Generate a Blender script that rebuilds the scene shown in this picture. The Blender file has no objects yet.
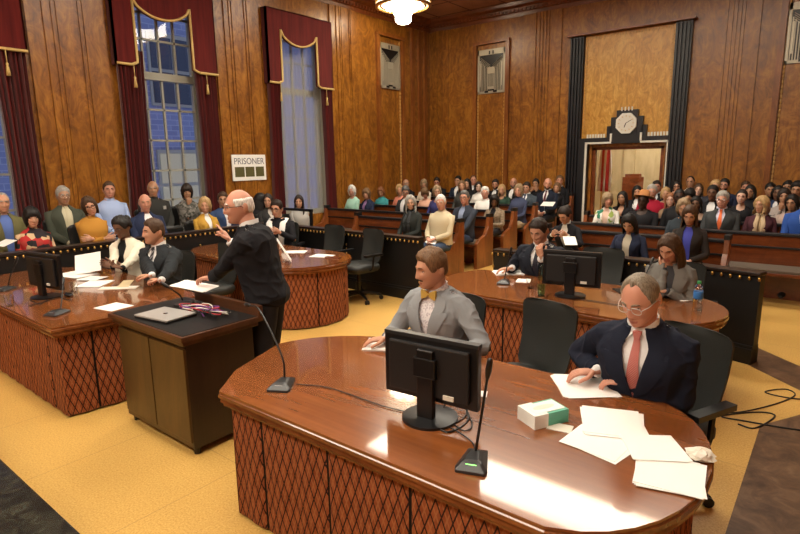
import bpy, bmesh, math, random
from mathutils import Vector, Matrix, noise
random.seed(7)
C = bpy.context.scene.collection
PI = math.pi
V = Vector
def R(a): return math.radians(a)
def lerp(a, b, t): return a + (b - a) * t
def clamp(x, a, b): return max(a, min(b, x))
def sstep(a, b, x):
    t = clamp((x - a) / (b - a), 0, 1); return t * t * (3 - 2 * t)

# ------------------------------------------------------------------ materials
MC = {}
def mat(name, col, rough=.5, metal=0, spec=.5, emit=None, estr=0, trans=0, coat=0, bump=None, alpha=1, sheen=0):
    """plain principled material with optional fine noise bump (scale, strength) """
    if name in MC: return MC[name]
    m = bpy.data.materials.new(name); m.use_nodes = True
    nt = m.node_tree; b = nt.nodes['Principled BSDF']
    b.inputs['Base Color'].default_value = (*col, 1)
    b.inputs['Roughness'].default_value = rough
    b.inputs['Metallic'].default_value = metal
    b.inputs['Specular IOR Level'].default_value = spec
    if trans: b.inputs['Transmission Weight'].default_value = trans
    if coat: b.inputs['Coat Weight'].default_value = coat; b.inputs['Coat Roughness'].default_value = .06
    if sheen: b.inputs['Sheen Weight'].default_value = sheen
    if emit: b.inputs['Emission Color'].default_value = (*emit, 1); b.inputs['Emission Strength'].default_value = estr
    if alpha < 1: b.inputs['Alpha'].default_value = alpha
    if bump:
        tc = nt.nodes.new('ShaderNodeTexCoord'); n = nt.nodes.new('ShaderNodeTexNoise')
        n.inputs['Scale'].default_value = bump[0]; n.inputs['Detail'].default_value = 3
        bp = nt.nodes.new('ShaderNodeBump'); bp.inputs['Strength'].default_value = bump[1]; bp.inputs['Distance'].default_value = .01
        nt.links.new(tc.outputs['Object'], n.inputs['Vector']); nt.links.new(n.outputs['Fac'], bp.inputs['Height'])
        nt.links.new(bp.outputs['Normal'], b.inputs['Normal'])
    MC[name] = m; return m
class NT:
    """small helper to write node graphs"""
    def __init__(s, name, rough=.5, spec=.5, coat=0):
        s.m = bpy.data.materials.new(name); s.m.use_nodes = True; s.t = s.m.node_tree
        s.b = s.t.nodes['Principled BSDF']; s.b.inputs['Roughness'].default_value = rough; s.b.inputs['Specular IOR Level'].default_value = spec
        if coat: s.b.inputs['Coat Weight'].default_value = coat; s.b.inputs['Coat Roughness'].default_value = .05
        MC[name] = s.m
        s.co = s.n('ShaderNodeTexCoord').outputs['Object']
    def n(s, typ, **kw):
        x = s.t.nodes.new(typ)
        for k, v in kw.items():
            if k in x.inputs.keys(): x.inputs[k].default_value = v
            else: setattr(x, k, v)
        return x
    def l(s, a, b): s.t.links.new(a, b)
    def map(s, sc, rot=(0,0,0), src=None):
        m = s.n('ShaderNodeMapping'); m.inputs['Scale'].default_value = sc; m.inputs['Rotation'].default_value = rot
        s.l(src or s.co, m.inputs['Vector']); return m.outputs['Vector']
    def noise(s, vec, scale, detail=3, dist=0, rough=.5):
        x = s.n('ShaderNodeTexNoise'); x.inputs['Scale'].default_value = scale; x.inputs['Detail'].default_value = detail
        x.inputs['Distortion'].default_value = dist; x.inputs['Roughness'].default_value = rough
        s.l(vec, x.inputs['Vector']); return x.outputs['Fac']
    def ramp(s, fac, stops, interp='LINEAR'):
        r = s.n('ShaderNodeValToRGB'); e = r.color_ramp.elements; r.color_ramp.interpolation = interp
        while len(e) < len(stops): e.new(.5)
        for q, (p, c) in zip(e, stops): q.position = p; q.color = (*c, 1)
        s.l(fac, r.inputs['Fac']); return r.outputs['Color']
    def mix(s, fac, a, b, mode='MIX'):
        x = s.n('ShaderNodeMix', data_type='RGBA', blend_type=mode)
        if isinstance(fac, (int, float)): x.inputs[0].default_value = fac
        else: s.l(fac, x.inputs[0])
        for i, q in ((6, a), (7, b)):
            if isinstance(q, tuple): x.inputs[i].default_value = (*q, 1)
            else: s.l(q, x.inputs[i])
        return x.outputs[2]
    def math(s, op, a, b=None, c=None):
        x = s.n('ShaderNodeMath', operation=op)
        for i, q in enumerate((a, b, c)):
            if q is None: continue
            if isinstance(q, (int, float)): x.inputs[i].default_value = q
            else: s.l(q, x.inputs[i])
        return x.outputs[0]
    def xyz(s, src=None):
        x = s.n('ShaderNodeSeparateXYZ'); s.l(src or s.co, x.inputs[0]); return x.outputs
    def bump(s, h, strength=.3, dist=.01):
        b = s.n('ShaderNodeBump'); b.inputs['Strength'].default_value = strength; b.inputs['Distance'].default_value = dist
        s.l(h, b.inputs['Height']); s.l(b.outputs['Normal'], s.b.inputs['Normal'])
    def col(s, c): s.l(c, s.b.inputs['Base Color'])

def wood_mat(name, dark, mid, light, sc=1.0, rough=.35, vert=True, coat=0, burl=.5, spec=.5):
    t = NT(name, rough, spec, coat)
    st = (1.6*sc, 1.6*sc, .35*sc) if vert else (.35*sc, 1.6*sc, 1.6*sc)
    v = t.map(st)
    a = t.noise(v, 2.2, 5, 1.4, .6)
    b2 = t.noise(t.map((sc, sc, sc*.6)), 4.2, 7, 2.8, .68)
    g = t.noise(t.map((26*sc, 26*sc, 1.2*sc) if vert else (1.2*sc, 26*sc, 26*sc)), 3.0, 3, .2)
    f = t.math('ADD', t.math('MULTIPLY', a, 1 - burl), t.math('MULTIPLY', b2, burl))
    c = t.ramp(f, [(.36, dark), (.5, mid), (.64, light)])
    c = t.mix(.35, c, t.ramp(g, [(.3, (.55, .55, .55)), (.7, (1.1, 1.1, 1.1))]), 'MULTIPLY')
    t.col(c); t.bump(g, .04, .003); return t.m
wood_mat('wall_burl', (.13, .042, .006), (.27, .098, .012), (.44, .185, .027), 1.0, .33, True, 0, .62)
wood_mat('wall_plain', (.17, .048, .008), (.25, .078, .014), (.34, .12, .024), 1.2, .32, True, 0, .3)
wood_mat('panel_golden', (.36, .155, .02), (.56, .28, .045), (.74, .43, .10), 1.3, .35, True, 0, .7)
wood_mat('pew_wood', (.10, .024, .007), (.17, .042, .011), (.25, .068, .018), 1.2, .28, False, .2, .3)
wood_mat('pew_end_wood', (.13, .034, .009), (.21, .058, .015), (.30, .090, .023), 1.2, .28, True, .2, .3)
wood_mat('table_wood', (.17, .050, .012), (.22, .068, .017), (.28, .090, .024), .6, .22, False, .9, .15)
wood_mat('table_edge_wood', (.13, .036, .010), (.20, .062, .016), (.28, .09, .024), 1.2, .25, False, .5, .3)
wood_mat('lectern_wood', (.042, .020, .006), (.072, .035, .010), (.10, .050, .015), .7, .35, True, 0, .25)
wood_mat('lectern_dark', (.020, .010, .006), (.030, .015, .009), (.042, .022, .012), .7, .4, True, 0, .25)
wood_mat('lectern_edge', (.05, .018, .008), (.08, .03, .012), (.11, .042, .016), 1, .35, False, 0, .25)

def m_floor():
    t = NT('floor_tile', .42, .35)
    x = t.xyz()
    n = t.noise(t.co, 90, 3, 0, .7); n2 = t.noise(t.co, 1.3, 3)
    base = t.ramp(n, [(.3, (.46, .25, .055)), (.5, (.60, .36, .095)), (.72, (.70, .46, .15))])
    base = t.mix(.35, base, t.ramp(n2, [(.35, (.80, .80, .80)), (.65, (1.1, 1.1, 1.1))]), 'MULTIPLY')
    def line(s, step):
        f = t.math('FRACT', t.math('DIVIDE', s, step)); return t.math('LESS_THAN', f, .006)
    ln = t.math('MAXIMUM', line(x[0], .915), line(x[1], .915))
    base = t.mix(t.math('MULTIPLY', ln, .45), base, (.22, .12, .04))
    # marbled brown bands laid across the yellow field
    dk = t.ramp(t.noise(t.co, 6, 8, .8, .7), [(.35, (.06, .032, .018)), (.55, (.13, .072, .038)), (.75, (.22, .135, .08))])
    def band(s, lo, hi): return t.math('MULTIPLY', t.math('GREATER_THAN', s, lo), t.math('LESS_THAN', s, hi))
    dg = t.math('ADD', x[0], x[1])
    b1 = t.math('MULTIPLY', band(dg, 5.12, 5.72), t.math('GREATER_THAN', x[0], -1.2))
    b2 = t.math('MULTIPLY', band(x[0], -.28, .5), t.math('LESS_THAN', t.math('SUBTRACT', x[1], t.math('MULTIPLY', x[0], 1.75)), 4.84))
    bb = t.math('MAXIMUM', b1, b2)
    t.col(t.mix(bb, base, dk)); t.bump(n, .03, .002); return t.m
m_floor()
def m_skirt():
    # woven reddish fabric with elongated dark diamonds
    t = NT('skirt_fabric', .8, .2)
    uv = t.n('ShaderNodeTexCoord').outputs['UV']; x = t.xyz(uv)
    def tri(s, sc):  # triangle wave 0..1
        f = t.math('FRACT', t.math('MULTIPLY', s, sc)); return t.math('ABSOLUTE', t.math('SUBTRACT', t.math('MULTIPLY', f, 2), 1))
    a = tri(x[0], 1/.052); b = tri(x[1], 1/.135)
    d1 = t.math('ABSOLUTE', t.math('SUBTRACT', a, b)); d2 = t.math('ABSOLUTE', t.math('SUBTRACT', t.math('ADD', a, b), 1))
    nn = t.noise(uv, 160, 2)
    l1 = t.math('LESS_THAN', t.math('ADD', d1, t.math('MULTIPLY', nn, .12)), .19)
    inner = t.math('LESS_THAN', d2, .14)
    pale = t.ramp(t.noise(uv, 14, 3), [(.3, (.20, .050, .016)), (.7, (.31, .092, .032))])
    c = t.mix(t.math('MULTIPLY', inner, .5), pale, (.40, .165, .065))
    c = t.mix(l1, c, (.025, .008, .006))
    fr = t.math('ABSOLUTE', t.math('SUBTRACT', t.math('FRACT', t.math('DIVIDE', x[0], .46)), .5))
    c = t.mix(t.math('LESS_THAN', fr, .017), c, (.008, .004, .003))
    t.col(c); t.bump(nn, .15, .003); return t.m
m_skirt()
def m_curtain():
    t = NT('curtain_velvet', .9, .15); t.b.inputs['Sheen Weight'].default_value = .25
    n = t.noise(t.map((6, 6, .4)), 3, 3)
    t.col(t.ramp(n, [(.3, (.075, .006, .006)), (.7, (.13, .012, .010))])); return t.m
m_curtain()
def m_ceiling():
    t = NT('ceiling_paint', .6, .3)
    n = t.noise(t.co, 2.5, 4); x = t.xyz()
    def line(s, step):
        f = t.math('FRACT', t.math('DIVIDE', s, step)); return t.math('LESS_THAN', f, .05)
    ln = t.math('MAXIMUM', line(x[0], .95), line(x[1], .95))
    c = t.ramp(n, [(.3, (.34, .15, .085)), (.7, (.46, .22, .13))])
    t.col(t.mix(ln, c, (.12, .035, .02))); return t.m
m_ceiling()
def m_beige():
    t = NT('lobby_plaster', .7, .3); n = t.noise(t.map((2, 2, .6)), 3, 3)
    t.col(t.ramp(n, [(.3, (.50, .40, .22)), (.7, (.64, .53, .31))])); return t.m
m_beige()
def m_brick():
    t = NT('outside_brick', .9, .2)
    b = t.n('ShaderNodeTexBrick'); b.inputs['Scale'].default_value = 1
    b.inputs['Brick Width'].default_value = .42; b.inputs['Row Height'].default_value = .16; b.inputs['Mortar Size'].default_value = .012
    b.inputs['Color1'].default_value = (.20, .23, .36, 1); b.inputs['Color2'].default_value = (.26, .29, .43, 1); b.inputs['Mortar'].default_value = (.34, .37, .48, 1)
    sp = t.xyz(); cb = t.n('ShaderNodeCombineXYZ'); t.l(sp[1], cb.inputs[0]); t.l(sp[2], cb.inputs[1]); t.l(cb.outputs[0], b.inputs['Vector'])
    t.col(b.outputs['Color']); return t.m
m_brick()
def m_blackstone():
    t = NT('bench_black', .18, .5); n = t.noise(t.co, 22, 6, 1.0, .7)
    t.col(t.ramp(n, [(.45, (.010, .010, .008)), (.75, (.05, .05, .035))])); return t.m
m_blackstone()
def m_glassy(name, col, rough=0.0, ior=1.45):
    m = bpy.data.materials.new(name); m.use_nodes = True; b = m.node_tree.nodes['Principled BSDF']
    b.inputs['Base Color'].default_value = (*col, 1); b.inputs['Transmission Weight'].default_value = 1
    b.inputs['Roughness'].default_value = rough; b.inputs['IOR'].default_value = ior; MC[name] = m; return m
m_glassy('window_glass', (.93, .95, 1)); m_glassy('clear_plastic', (.92, .96, .97), .03); m_glassy('green_glass', (.6, .92, .72), .05)
def m_sheer():
    m = bpy.data.materials.new('sheer_fabric'); m.use_nodes = True; nt = m.node_tree; nt.nodes.clear()
    o = nt.nodes.new('ShaderNodeOutputMaterial'); a = nt.nodes.new('ShaderNodeBsdfTranslucent'); b = nt.nodes.new('ShaderNodeBsdfTransparent'); d = nt.nodes.new('ShaderNodeBsdfDiffuse')
    a.inputs[0].default_value = (.75, .74, .68, 1); d.inputs[0].default_value = (.62, .60, .55, 1)
    x = nt.nodes.new('ShaderNodeMixShader'); x.inputs[0].default_value = .5; y = nt.nodes.new('ShaderNodeMixShader'); y.inputs[0].default_value = .48
    nt.links.new(a.outputs[0], x.inputs[1]); nt.links.new(d.outputs[0], x.inputs[2]); nt.links.new(b.outputs[0], y.inputs[1]); nt.links.new(x.outputs[0], y.inputs[2])
    nt.links.new(y.outputs[0], o.inputs[0]); MC['sheer_fabric'] = m
m_sheer()
def m_stripes(name, c1, c2, axis, step, rough=.6, diag=False, width=.5):
    t = NT(name, rough, .3); x = t.xyz()
    s = x[axis] if not diag else t.math('ADD', x[2], t.math('MULTIPLY', x[0], 1.2))
    f = t.math('FRACT', t.math('DIVIDE', s, step)); t.col(t.mix(t.math('LESS_THAN', f, width), c1, c2)); return t.m
m_stripes('flag_stripes', (.75, .72, .66), (.50, .03, .03), 0, .12)
m_stripes('striped_red_tie', (.36, .045, .04), (.56, .30, .26), 0, .012, .5, True, .4)
m_stripes('striped_dark_tie', (.03, .03, .035), (.30, .30, .32), 0, .05, .5, True, .3)
def m_pattern(name, cols, scale):
    t = NT(name, .8, .2); v = t.n('ShaderNodeTexVoronoi'); v.inputs['Scale'].default_value = scale
    t.l(t.co, v.inputs['Vector']); s = t.xyz(v.outputs['Color'])
    k = len(cols); t.col(t.ramp(s[0], [(i / k, c) for i, c in enumerate(cols)], 'CONSTANT')); return t.m
m_pattern('patchwork_red_black', [(.02, .02, .02), (.45, .03, .03), (.03, .025, .03), (.6, .42, .25), (.40, .05, .04)], 16)
m_pattern('grey_tweed', [(.12, .11, .10), (.20, .19, .17), (.06, .06, .05)], 30)
m_pattern('white_floral', [(.75, .73, .68), (.75, .73, .68), (.75, .73, .68), (.04, .20, .12), (.72, .70, .66), (.75, .73, .68), (.73, .71, .66), (.30, .40, .10)], 14)
m_pattern('checked_shirt_white', [(.72, .69, .70), (.50, .46, .50), (.68, .66, .68)], 130)
m_pattern('taupe_knit', [(.20, .15, .10), (.26, .20, .14)], 40)
mat('black_plastic', (.005, .005, .006), .35, bump=None); mat('dark_plastic_satin', (.008, .008, .009), .5)
mat('monitor_bezel', (.025, .026, .028), .32); mat('screen_black', (.006, .007, .009), .12)
mat('silver_metal', (.50, .49, .47), .35, .35); mat('grille_metal', (.44, .40, .31), .42, .35); mat('chrome', (.7, .7, .7), .12, 1)
mat('brass', (.60, .36, .10), .3, .9); mat('gold_fringe', (.62, .43, .15), .55); mat('rope_trim', (.52, .29, .08), .5)
mat('black_lacquer', (.006, .006, .009), .42); mat('black_leather', (.008, .009, .009), .38, bump=(60, .2))
mat('chair_fabric', (.016, .018, .016), .6, bump=(150, .15)); mat('rail_black', (.004, .0035, .0035), .5)
mat('rail_cap', (.018, .009, .006), .35); mat('paper', (.86, .85, .82), .7); mat('paper_off', (.72, .69, .60), .7); mat('paper_kraft', (.62, .50, .30), .7)
mat('cable_black', (.010, .010, .010), .5); mat('white_trim', (.72, .70, .62), .4); mat('window_frame_paint', (.34, .33, .27), .5)
mat('stone_white', (.68, .65, .58), .4); mat('velvet_seat', (.10, .075, .055), .8); mat('carton_green', (.10, .42, .30), .5); mat('carton_white', (.80, .84, .80), .5)
mat('bottle_blue', (.03, .16, .45), .4); mat('bottle_cap_green', (.05, .35, .12), .4); mat('led_green', (.1, .8, .1), .4, emit=(.3, 1, .2), estr=3)
mat('lamp_glass', (.9, .85, .7), .3, emit=(1, .80, .50), estr=3.0); mat('lamp_core', (1, 1, 1), .3, emit=(1, .88, .66), estr=22)
mat('ceiling_light', (1, 1, 1), .4, emit=(1, .90, .74), estr=15); mat('cable_red', (.4, .02, .03), .5); mat('cable_purple', (.2, .05, .3), .5); mat('pad_blue', (.05, .25, .6), .5)

# ------------------------------------------------------------------ mesh builder
class MB:
    def __init__(s): s.v = []; s.f = []; s.m = []; s.uv = None
    def add(s, vs, fs, m=0):
        o = len(s.v); s.v += [tuple(v) for v in vs]; s.f += [tuple(i + o for i in f) for f in fs]; s.m += [m] * len(fs)
    def box(s, a, b, m=0, M=None):
        x0, y0, z0 = a; x1, y1, z1 = b
        vs = [V(p) for p in ((x0,y0,z0),(x1,y0,z0),(x1,y1,z0),(x0,y1,z0),(x0,y0,z1),(x1,y0,z1),(x1,y1,z1),(x0,y1,z1))]
        if M: vs = [M @ v for v in vs]
        s.add(vs, [(0,3,2,1),(4,5,6,7),(0,1,5,4),(1,2,6,5),(2,3,7,6),(3,0,4,7)], m)
    def rings(s, rings, m=0, caps=(1, 1), closed=True):
        n = len(rings[0]); vs = [p for r in rings for p in r]; fs = []
        k = n if closed else n - 1
        for i in range(len(rings) - 1):
            for j in range(k):
                a = i*n + j; b = i*n + (j+1) % n; fs.append((a, b, b+n, a+n))
        if closed and caps[0]: fs.append(tuple(range(n-1, -1, -1)))
        if closed and caps[1]: o = (len(rings)-1)*n; fs.append(tuple(range(o, o+n)))
        s.add(vs, fs, m)
    def tube(s, pts, rad, n=8, m=0, side=None, round_ends=False, M=None):
        """rad: list of r or (rx,ry); side: reference vector for rx axis"""
        pts = [V(p) for p in pts]
        if not isinstance(rad, (list, tuple)): rad = [rad] * len(pts)
        rad = [r if isinstance(r, (list, tuple)) else (r, r) for r in rad]
        if round_ends:
            d0 = (pts[0]-pts[1]).normalized(); d1 = (pts[-1]-pts[-2]).normalized(); r0, r1 = rad[0], rad[-1]
            q0 = min(r0); q1 = min(r1)
            pts = [pts[0]+d0*q0*.85, pts[0]+d0*q0*.5] + pts + [pts[-1]+d1*q1*.5, pts[-1]+d1*q1*.85]
            rad = [(r0[0]*.4, r0[1]*.4), (r0[0]*.85, r0[1]*.85)] + rad + [(r1[0]*.85, r1[1]*.85), (r1[0]*.4, r1[1]*.4)]
        rs = []; up = None
        for i, p in enumerate(pts):
            t = (pts[min(i+1, len(pts)-1)] - pts[max(i-1, 0)])
            t = t.normalized() if t.length > 1e-9 else V((0,0,1))
            if side is not None: u = V(side)
            elif up is None: u = V((0,0,1)) if abs(t.z) < .9 else V((1,0,0))
            else: u = up
            u = u - t*u.dot(t)
            if u.length < 1e-6: u = V((0,1,0)) - t*t.y
            u.normalize(); up = u; w = t.cross(u)
            rx, ry = rad[i]
            ring = [p + u*(rx*math.cos(2*PI*j/n)) + w*(ry*math.sin(2*PI*j/n)) for j in range(n)]
            if M: ring = [M @ q for q in ring]
            rs.append(ring)
        s.rings(rs, m)
    def ell(s, c, r, n=12, k=8, m=0, M=None):
        rs = []; c = V(c)
        for i in range(k+1):
            a = -PI/2 + PI*(i/k); rr = max(math.cos(a), .001)
            ring = [V((c.x + r[0]*rr*math.cos(2*PI*j/n), c.y + r[1]*rr*math.sin(2*PI*j/n), c.z + r[2]*math.sin(a))) for j in range(n)]
            if M: ring = [M @ q for q in ring]
            rs.append(ring)
        s.rings(rs, m)
    def lathe(s, prof, n=24, m=0, c=(0,0,0), M=None):
        rs = []
        for r, z in prof:
            ring = [V((c[0] + r*math.cos(2*PI*j/n), c[1] + r*math.sin(2*PI*j/n), c[2] + z)) for j in range(n)]
            if M: ring = [M @ q for q in ring]
            rs.append(ring)
        s.rings(rs, m)
    def prism(s, poly, z0, z1, m=0):
        """poly: ccw list of (x,y)"""
        n = len(poly); vs = [V((x, y, z0)) for x, y in poly] + [V((x, y, z1)) for x, y in poly]
        fs = [(i, (i+1) % n, (i+1) % n + n, i+n) for i in range(n)] + [tuple(range(n-1, -1, -1)), tuple(range(n, 2*n))]
        s.add(vs, fs, m)
    def prism_x(s, poly, x0, x1, m=0):
        """poly (y,z) extruded along x"""
        n = len(poly); vs = [V((x0, y, z)) for y, z in poly] + [V((x1, y, z)) for y, z in poly]
        fs = [(i, (i+1) % n, (i+1) % n + n, i+n) for i in range(n)] + [tuple(range(n-1, -1, -1)), tuple(range(n, 2*n))]
        s.add(vs, fs, m)
def obj(name, mb, mats, parent=None, loc=(0,0,0), rz=0, smooth=False, bevel=0, label=None, auto=None, rot=None):
    me = bpy.data.meshes.new(name); me.from_pydata(mb.v, [], mb.f); me.validate(clean_customdata=False)
    if not isinstance(mats, (list, tuple)): mats = [mats]
    for m in mats: me.materials.append(MC[m] if isinstance(m, str) else m)
    if len(me.polygons) == len(mb.m): me.polygons.foreach_set('material_index', mb.m)
    if mb.uv:
        uv = me.uv_layers.new(name='UVMap')
        for lp in me.loops: uv.data[lp.index].uv = mb.uv[lp.vertex_index]
    bm = bmesh.new(); bm.from_mesh(me); bmesh.ops.recalc_face_normals(bm, faces=bm.faces)
    if bevel: bmesh.ops.bevel(bm, geom=[e for e in bm.edges if len(e.link_faces) == 2 and e.calc_face_angle(0) > .5], offset=bevel, segments=2, affect='EDGES', profile=.6)
    bm.to_mesh(me); bm.free()
    if smooth:
        me.polygons.foreach_set('use_smooth', [True]*len(me.polygons))
        if auto:
            try: me.set_sharp_from_angle(angle=R(auto))
            except Exception: pass
    o = bpy.data.objects.new(name, me); C.objects.link(o); o.location = loc
    o.rotation_euler = rot if rot else (0, 0, rz)
    if parent: o.parent = parent
    if label: o['label'] = label
    return o
def thing(name, label, cat, loc=(0,0,0), rz=0, group=None):
    o = bpy.data.objects.new(name, None); C.objects.link(o); o.location = loc; o.rotation_euler = (0, 0, rz); o.empty_display_size = .1
    o['label'] = label; o['category'] = cat
    if group: o['group'] = group
    return o
def tag(o, label, cat, group=None):
    o['label'] = label; o['category'] = cat
    if group: o['group'] = group
    return o
def struct(name, mb, m, smooth=False, parent=None, bevel=0):
    o = obj(name, mb, m, parent, smooth=smooth, bevel=bevel, auto=40 if smooth else None)
    if not parent: o['kind'] = 'structure'
    return o
def curve_pts(pts, n=8):
    """catmull-rom through pts"""
    P = [V(p) for p in pts]; out = []
    P = [P[0]*2-P[1]] + P + [P[-1]*2-P[-2]]
    for i in range(1, len(P)-2):
        a, b, c, d = P[i-1:i+3]
        for k in range(n):
            t = k/n; out.append(.5*((2*b)+(c-a)*t+(2*a-5*b+4*c-d)*t*t+(3*b-a-3*c+d)*t*t*t))
    out.append(P[-2]); return out
# ------------------------------------------------------------------ room shell
LX, BY, CZ, RX, FY = -8.95, 12.6, 5.43, 1.45, -4.0
mb = MB(); mb.box((LX-.2, FY, -.2), (RX+.2, BY+.2, 0)); struct('floor', mb, 'floor_tile')
# gently raked audience floor
mb = MB(); mb.prism_x([(8.6, 0.001), (BY, .001), (BY, .18)], LX, RX); struct('floor_ramp', mb, 'floor_tile')
mb = MB(); mb.box((LX-.2, FY, CZ), (RX+.2, BY+.2, CZ+.2)); struct('ceiling', mb, 'ceiling_paint')
WIN = [(1.12, 3.05), (4.23, 5.98), (7.11, 8.82)]
WINI = [(a + q, b - q) for (a, b), q in zip(WIN, (.22, .22, .15))]     # glazed openings
wz0, wz1 = .75, 4.55
mb = MB(); ys = FY
for a, b in WINI:
    mb.box((LX-.3, ys, 0), (LX, a, CZ)); mb.box((LX-.3, a, 0), (LX, b, wz0)); mb.box((LX-.3, a, wz1), (LX, b, CZ)); ys = b
mb.box((LX-.3, ys, 0), (LX, BY+.2, CZ)); struct('wall_left', mb, 'wall_burl')
DX0, DX1, DZ = -4.50, -3.00, 2.08
mb = MB()
mb.box((LX-.2, BY, 0), (DX0, BY+.3, CZ)); mb.box((DX1, BY, 0), (RX+.2, BY+.3, CZ)); mb.box((DX0, BY, DZ), (DX1, BY+.3, CZ)); struct('wall_back', mb, 'wall_burl')
mb = MB(); mb.box((RX, FY, 0), (RX+.2, BY+.2, CZ)); struct('wall_right', mb, 'wall_burl')
mb = MB(); mb.box((LX-.2, FY-.2, 0), (RX+.2, FY, CZ)); struct('wall_front', mb, 'wall_burl')
# cornice round the ceiling
mb = MB()
prof = [(0, -.30), (.02, -.30), (.03, -.22), (.06, -.20), (.07, -.12), (.13, -.07), (.15, 0), (0, 0)]
n = len(prof)
def run(mb, prof, a, b, nrm):
    vs = [V((a[0]+nrm[0]*p, a[1]+nrm[1]*p, CZ+z)) for p, z in prof] + [V((b[0]+nrm[0]*p, b[1]+nrm[1]*p, CZ+z)) for p, z in prof]
    k = len(prof); mb.add(vs, [(i, (i+1) % k, (i+1) % k+k, i+k) for i in range(k)] + [tuple(range(k)), tuple(range(2*k-1, k-1, -1))])
run(mb, prof, (LX, FY), (LX, BY), (1, 0)); run(mb, prof, (LX, BY), (RX, BY), (0, -1)); struct('trim_1', mb, 'pew_wood')
# dentils
mb = MB()
y = 2.0
while y < BY: mb.box((LX+.03, y, CZ-.20), (LX+.085, y+.05, CZ-.14)); y += .1
x = LX+.05
while x < RX: mb.box((x, BY-.085, CZ-.20), (x+.05, BY-.03, CZ-.14)); x += .1
struct('trim_2', mb, 'pew_wood')
# pilasters: stepped vertical boards
def pil_left(y0, y1, k):
    mb = MB(); w = (y1-y0)
    mb.box((LX, y0, 0), (LX+.035, y1, CZ-.3)); 
    mb.box((LX+.03, y0+w*.2, 0), (LX+.06, y1-w*.2, CZ-.3))
    for f in (.30, .36, .64, .70):
        mb.box((LX+.055, y0+w*f, 0), (LX+.078, y0+w*f+.028, CZ-.3))
    return struct('trim_%d' % k, mb, 'wall_burl')
pil_left(3.12, 4.17, 3); pil_left(6.06, 7.03, 4); pil_left(8.9, 9.75, 5)
mb = MB()
for y in (11.75, 12.05, 12.3): mb.box((LX, y, 0), (LX+.05, y+.12, CZ-.3))
struct('trim_6', mb, 'wall_plain')
def pil_back(x0, x1, k):
    mb = MB(); w = x1-x0
    mb.box((x0, BY-.035, 0), (x1, BY, CZ-.3)); mb.box((x0+w*.3, BY-.06, 0), (x1-w*.3, BY-.03, CZ-.3))
    for f in (.34, .44, .52, .60): mb.box((x0+w*f, BY-.085, 0), (x0+w*f+.03, BY-.055, CZ-.3))
    mb.box((x0-.02, BY-.02, 0), (x0+.03, BY, CZ-.3)); return struct('trim_%d' % k, mb, 'wall_burl')
pil_back(-8.85, -8.35, 7); pil_back(-6.25, -5.3, 8); pil_back(-2.35, -1.5, 9)
# recessed niches with vents and rope moulding
def rope(mb, x, y, z0, z1, axis=0, step=.085, r=.022):
    z = z0
    while z < z1:
        mb.ell((x, y, z), (r, r, step*.52), 6, 4); z += step
def niche_frame(cx, k):
    """on the back wall, projecting architrave with vent at the top"""
    mb = MB(); w0, w1 = .50, .40; top = 4.62
    mb.box((cx-w0, BY-.07, 0), (cx-w1, BY, top)); mb.box((cx+w1, BY-.07, 0), (cx+w0, BY, top)); mb.box((cx-w0, BY-.09, top), (cx+w0, BY, top+.07))
    struct('trim_%d' % k, mb, 'wall_plain')
    mb = MB(); rope(mb, cx-w1+.03, BY-.012, .1, top-.05); rope(mb, cx+w1-.03, BY-.012, .1, top-.05); o = struct('trim_%d' % (k+1), mb, 'rope_trim', smooth=True)
niche_frame(-7.08, 10); niche_frame(-.70, 12)
mb = MB(); cy = 10.92
mb.box((LX, cy-.52, 0), (LX+.07, cy-.42, 4.76)); mb.box((LX, cy+.42, 0), (LX+.07, cy+.52, 4.76)); mb.box((LX, cy-.52, 4.76), (LX+.09, cy+.52, 4.83)); struct('trim_14', mb, 'wall_plain')
mb = MB(); rope(mb, LX+.012, cy-.38, .1, 4.7); rope(mb, LX+.012, cy+.38, .1, 4.7); struct('trim_15', mb, 'rope_trim', smooth=True)
def vent(loc, rz, label):
    t = thing('vent_grille', label, 'vent', loc, rz)
    W, H = .38, .52
    mb = MB(); mb.box((-W, -.012, -H), (W, -.002, H)); obj('backing', mb, 'black_plastic', t)
    mb = MB(); y0, y1 = -.035, -.010
    for a, b in (((-W, -H), (W, -H+.06)), ((-W, H-.13), (W, H)), ((-W, -H), (-W+.05, H)), ((W-.05, -H), (W, H))):
        mb.box((a[0], y0, a[1]), (b[0], y1, b[1]))
    obj('frame', mb, 'grille_metal', t, bevel=.004)
    mb = MB()
    for s in (-1, 1):                                       # fan of feather bars and stepped shield
        for i in range(6):
            x = s*(.10 + i*.042); mb.box((x-.008, y0, -H+.05), (x+.008, y1, .05+i*.045))
        for i in range(4):
            mb.tube([(s*.03, -.024, .02+i*.04), (s*(.30), -.024, .24+i*.035)], .006, 5)
        mb.box((s*.30-.02, y0-.006, -.35), (s*.30+.02, y1, .2))
    mb.box((-.09, y0-.008, -.42), (.09, y1, -.36)); mb.box((-.10, y0-.005, -.05), (.10, y1, .10))
    for i in range(5): mb.box((-.08+i*.036, y0-.003, -.36), (-.064+i*.036, y1, -.05))
    obj('grille_bars', mb, 'grille_metal', t)
    for s in (-1, 1):
        mb = MB(); mb.box((s*.05-.018, -.040, .40), (s*.05+.018, -.034, .48)); obj('slot', mb, 'black_plastic', t)
        mb = MB(); mb.box((s*.12-.05, -.046, -.50), (s*.12+.05, -.034, -.455)); obj('slot', mb, 'black_plastic', t)
vent((-7.08, BY, 3.98), 0, 'silver art deco vent grille high on the back wall left of the black doorway')
vent((-.70, BY, 3.98), 0, 'silver art deco vent grille at the right edge of the photo on the back wall')
vent((LX, 10.92, 4.10), PI/2, 'silver art deco vent grille on the window wall below the chandelier')

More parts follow.
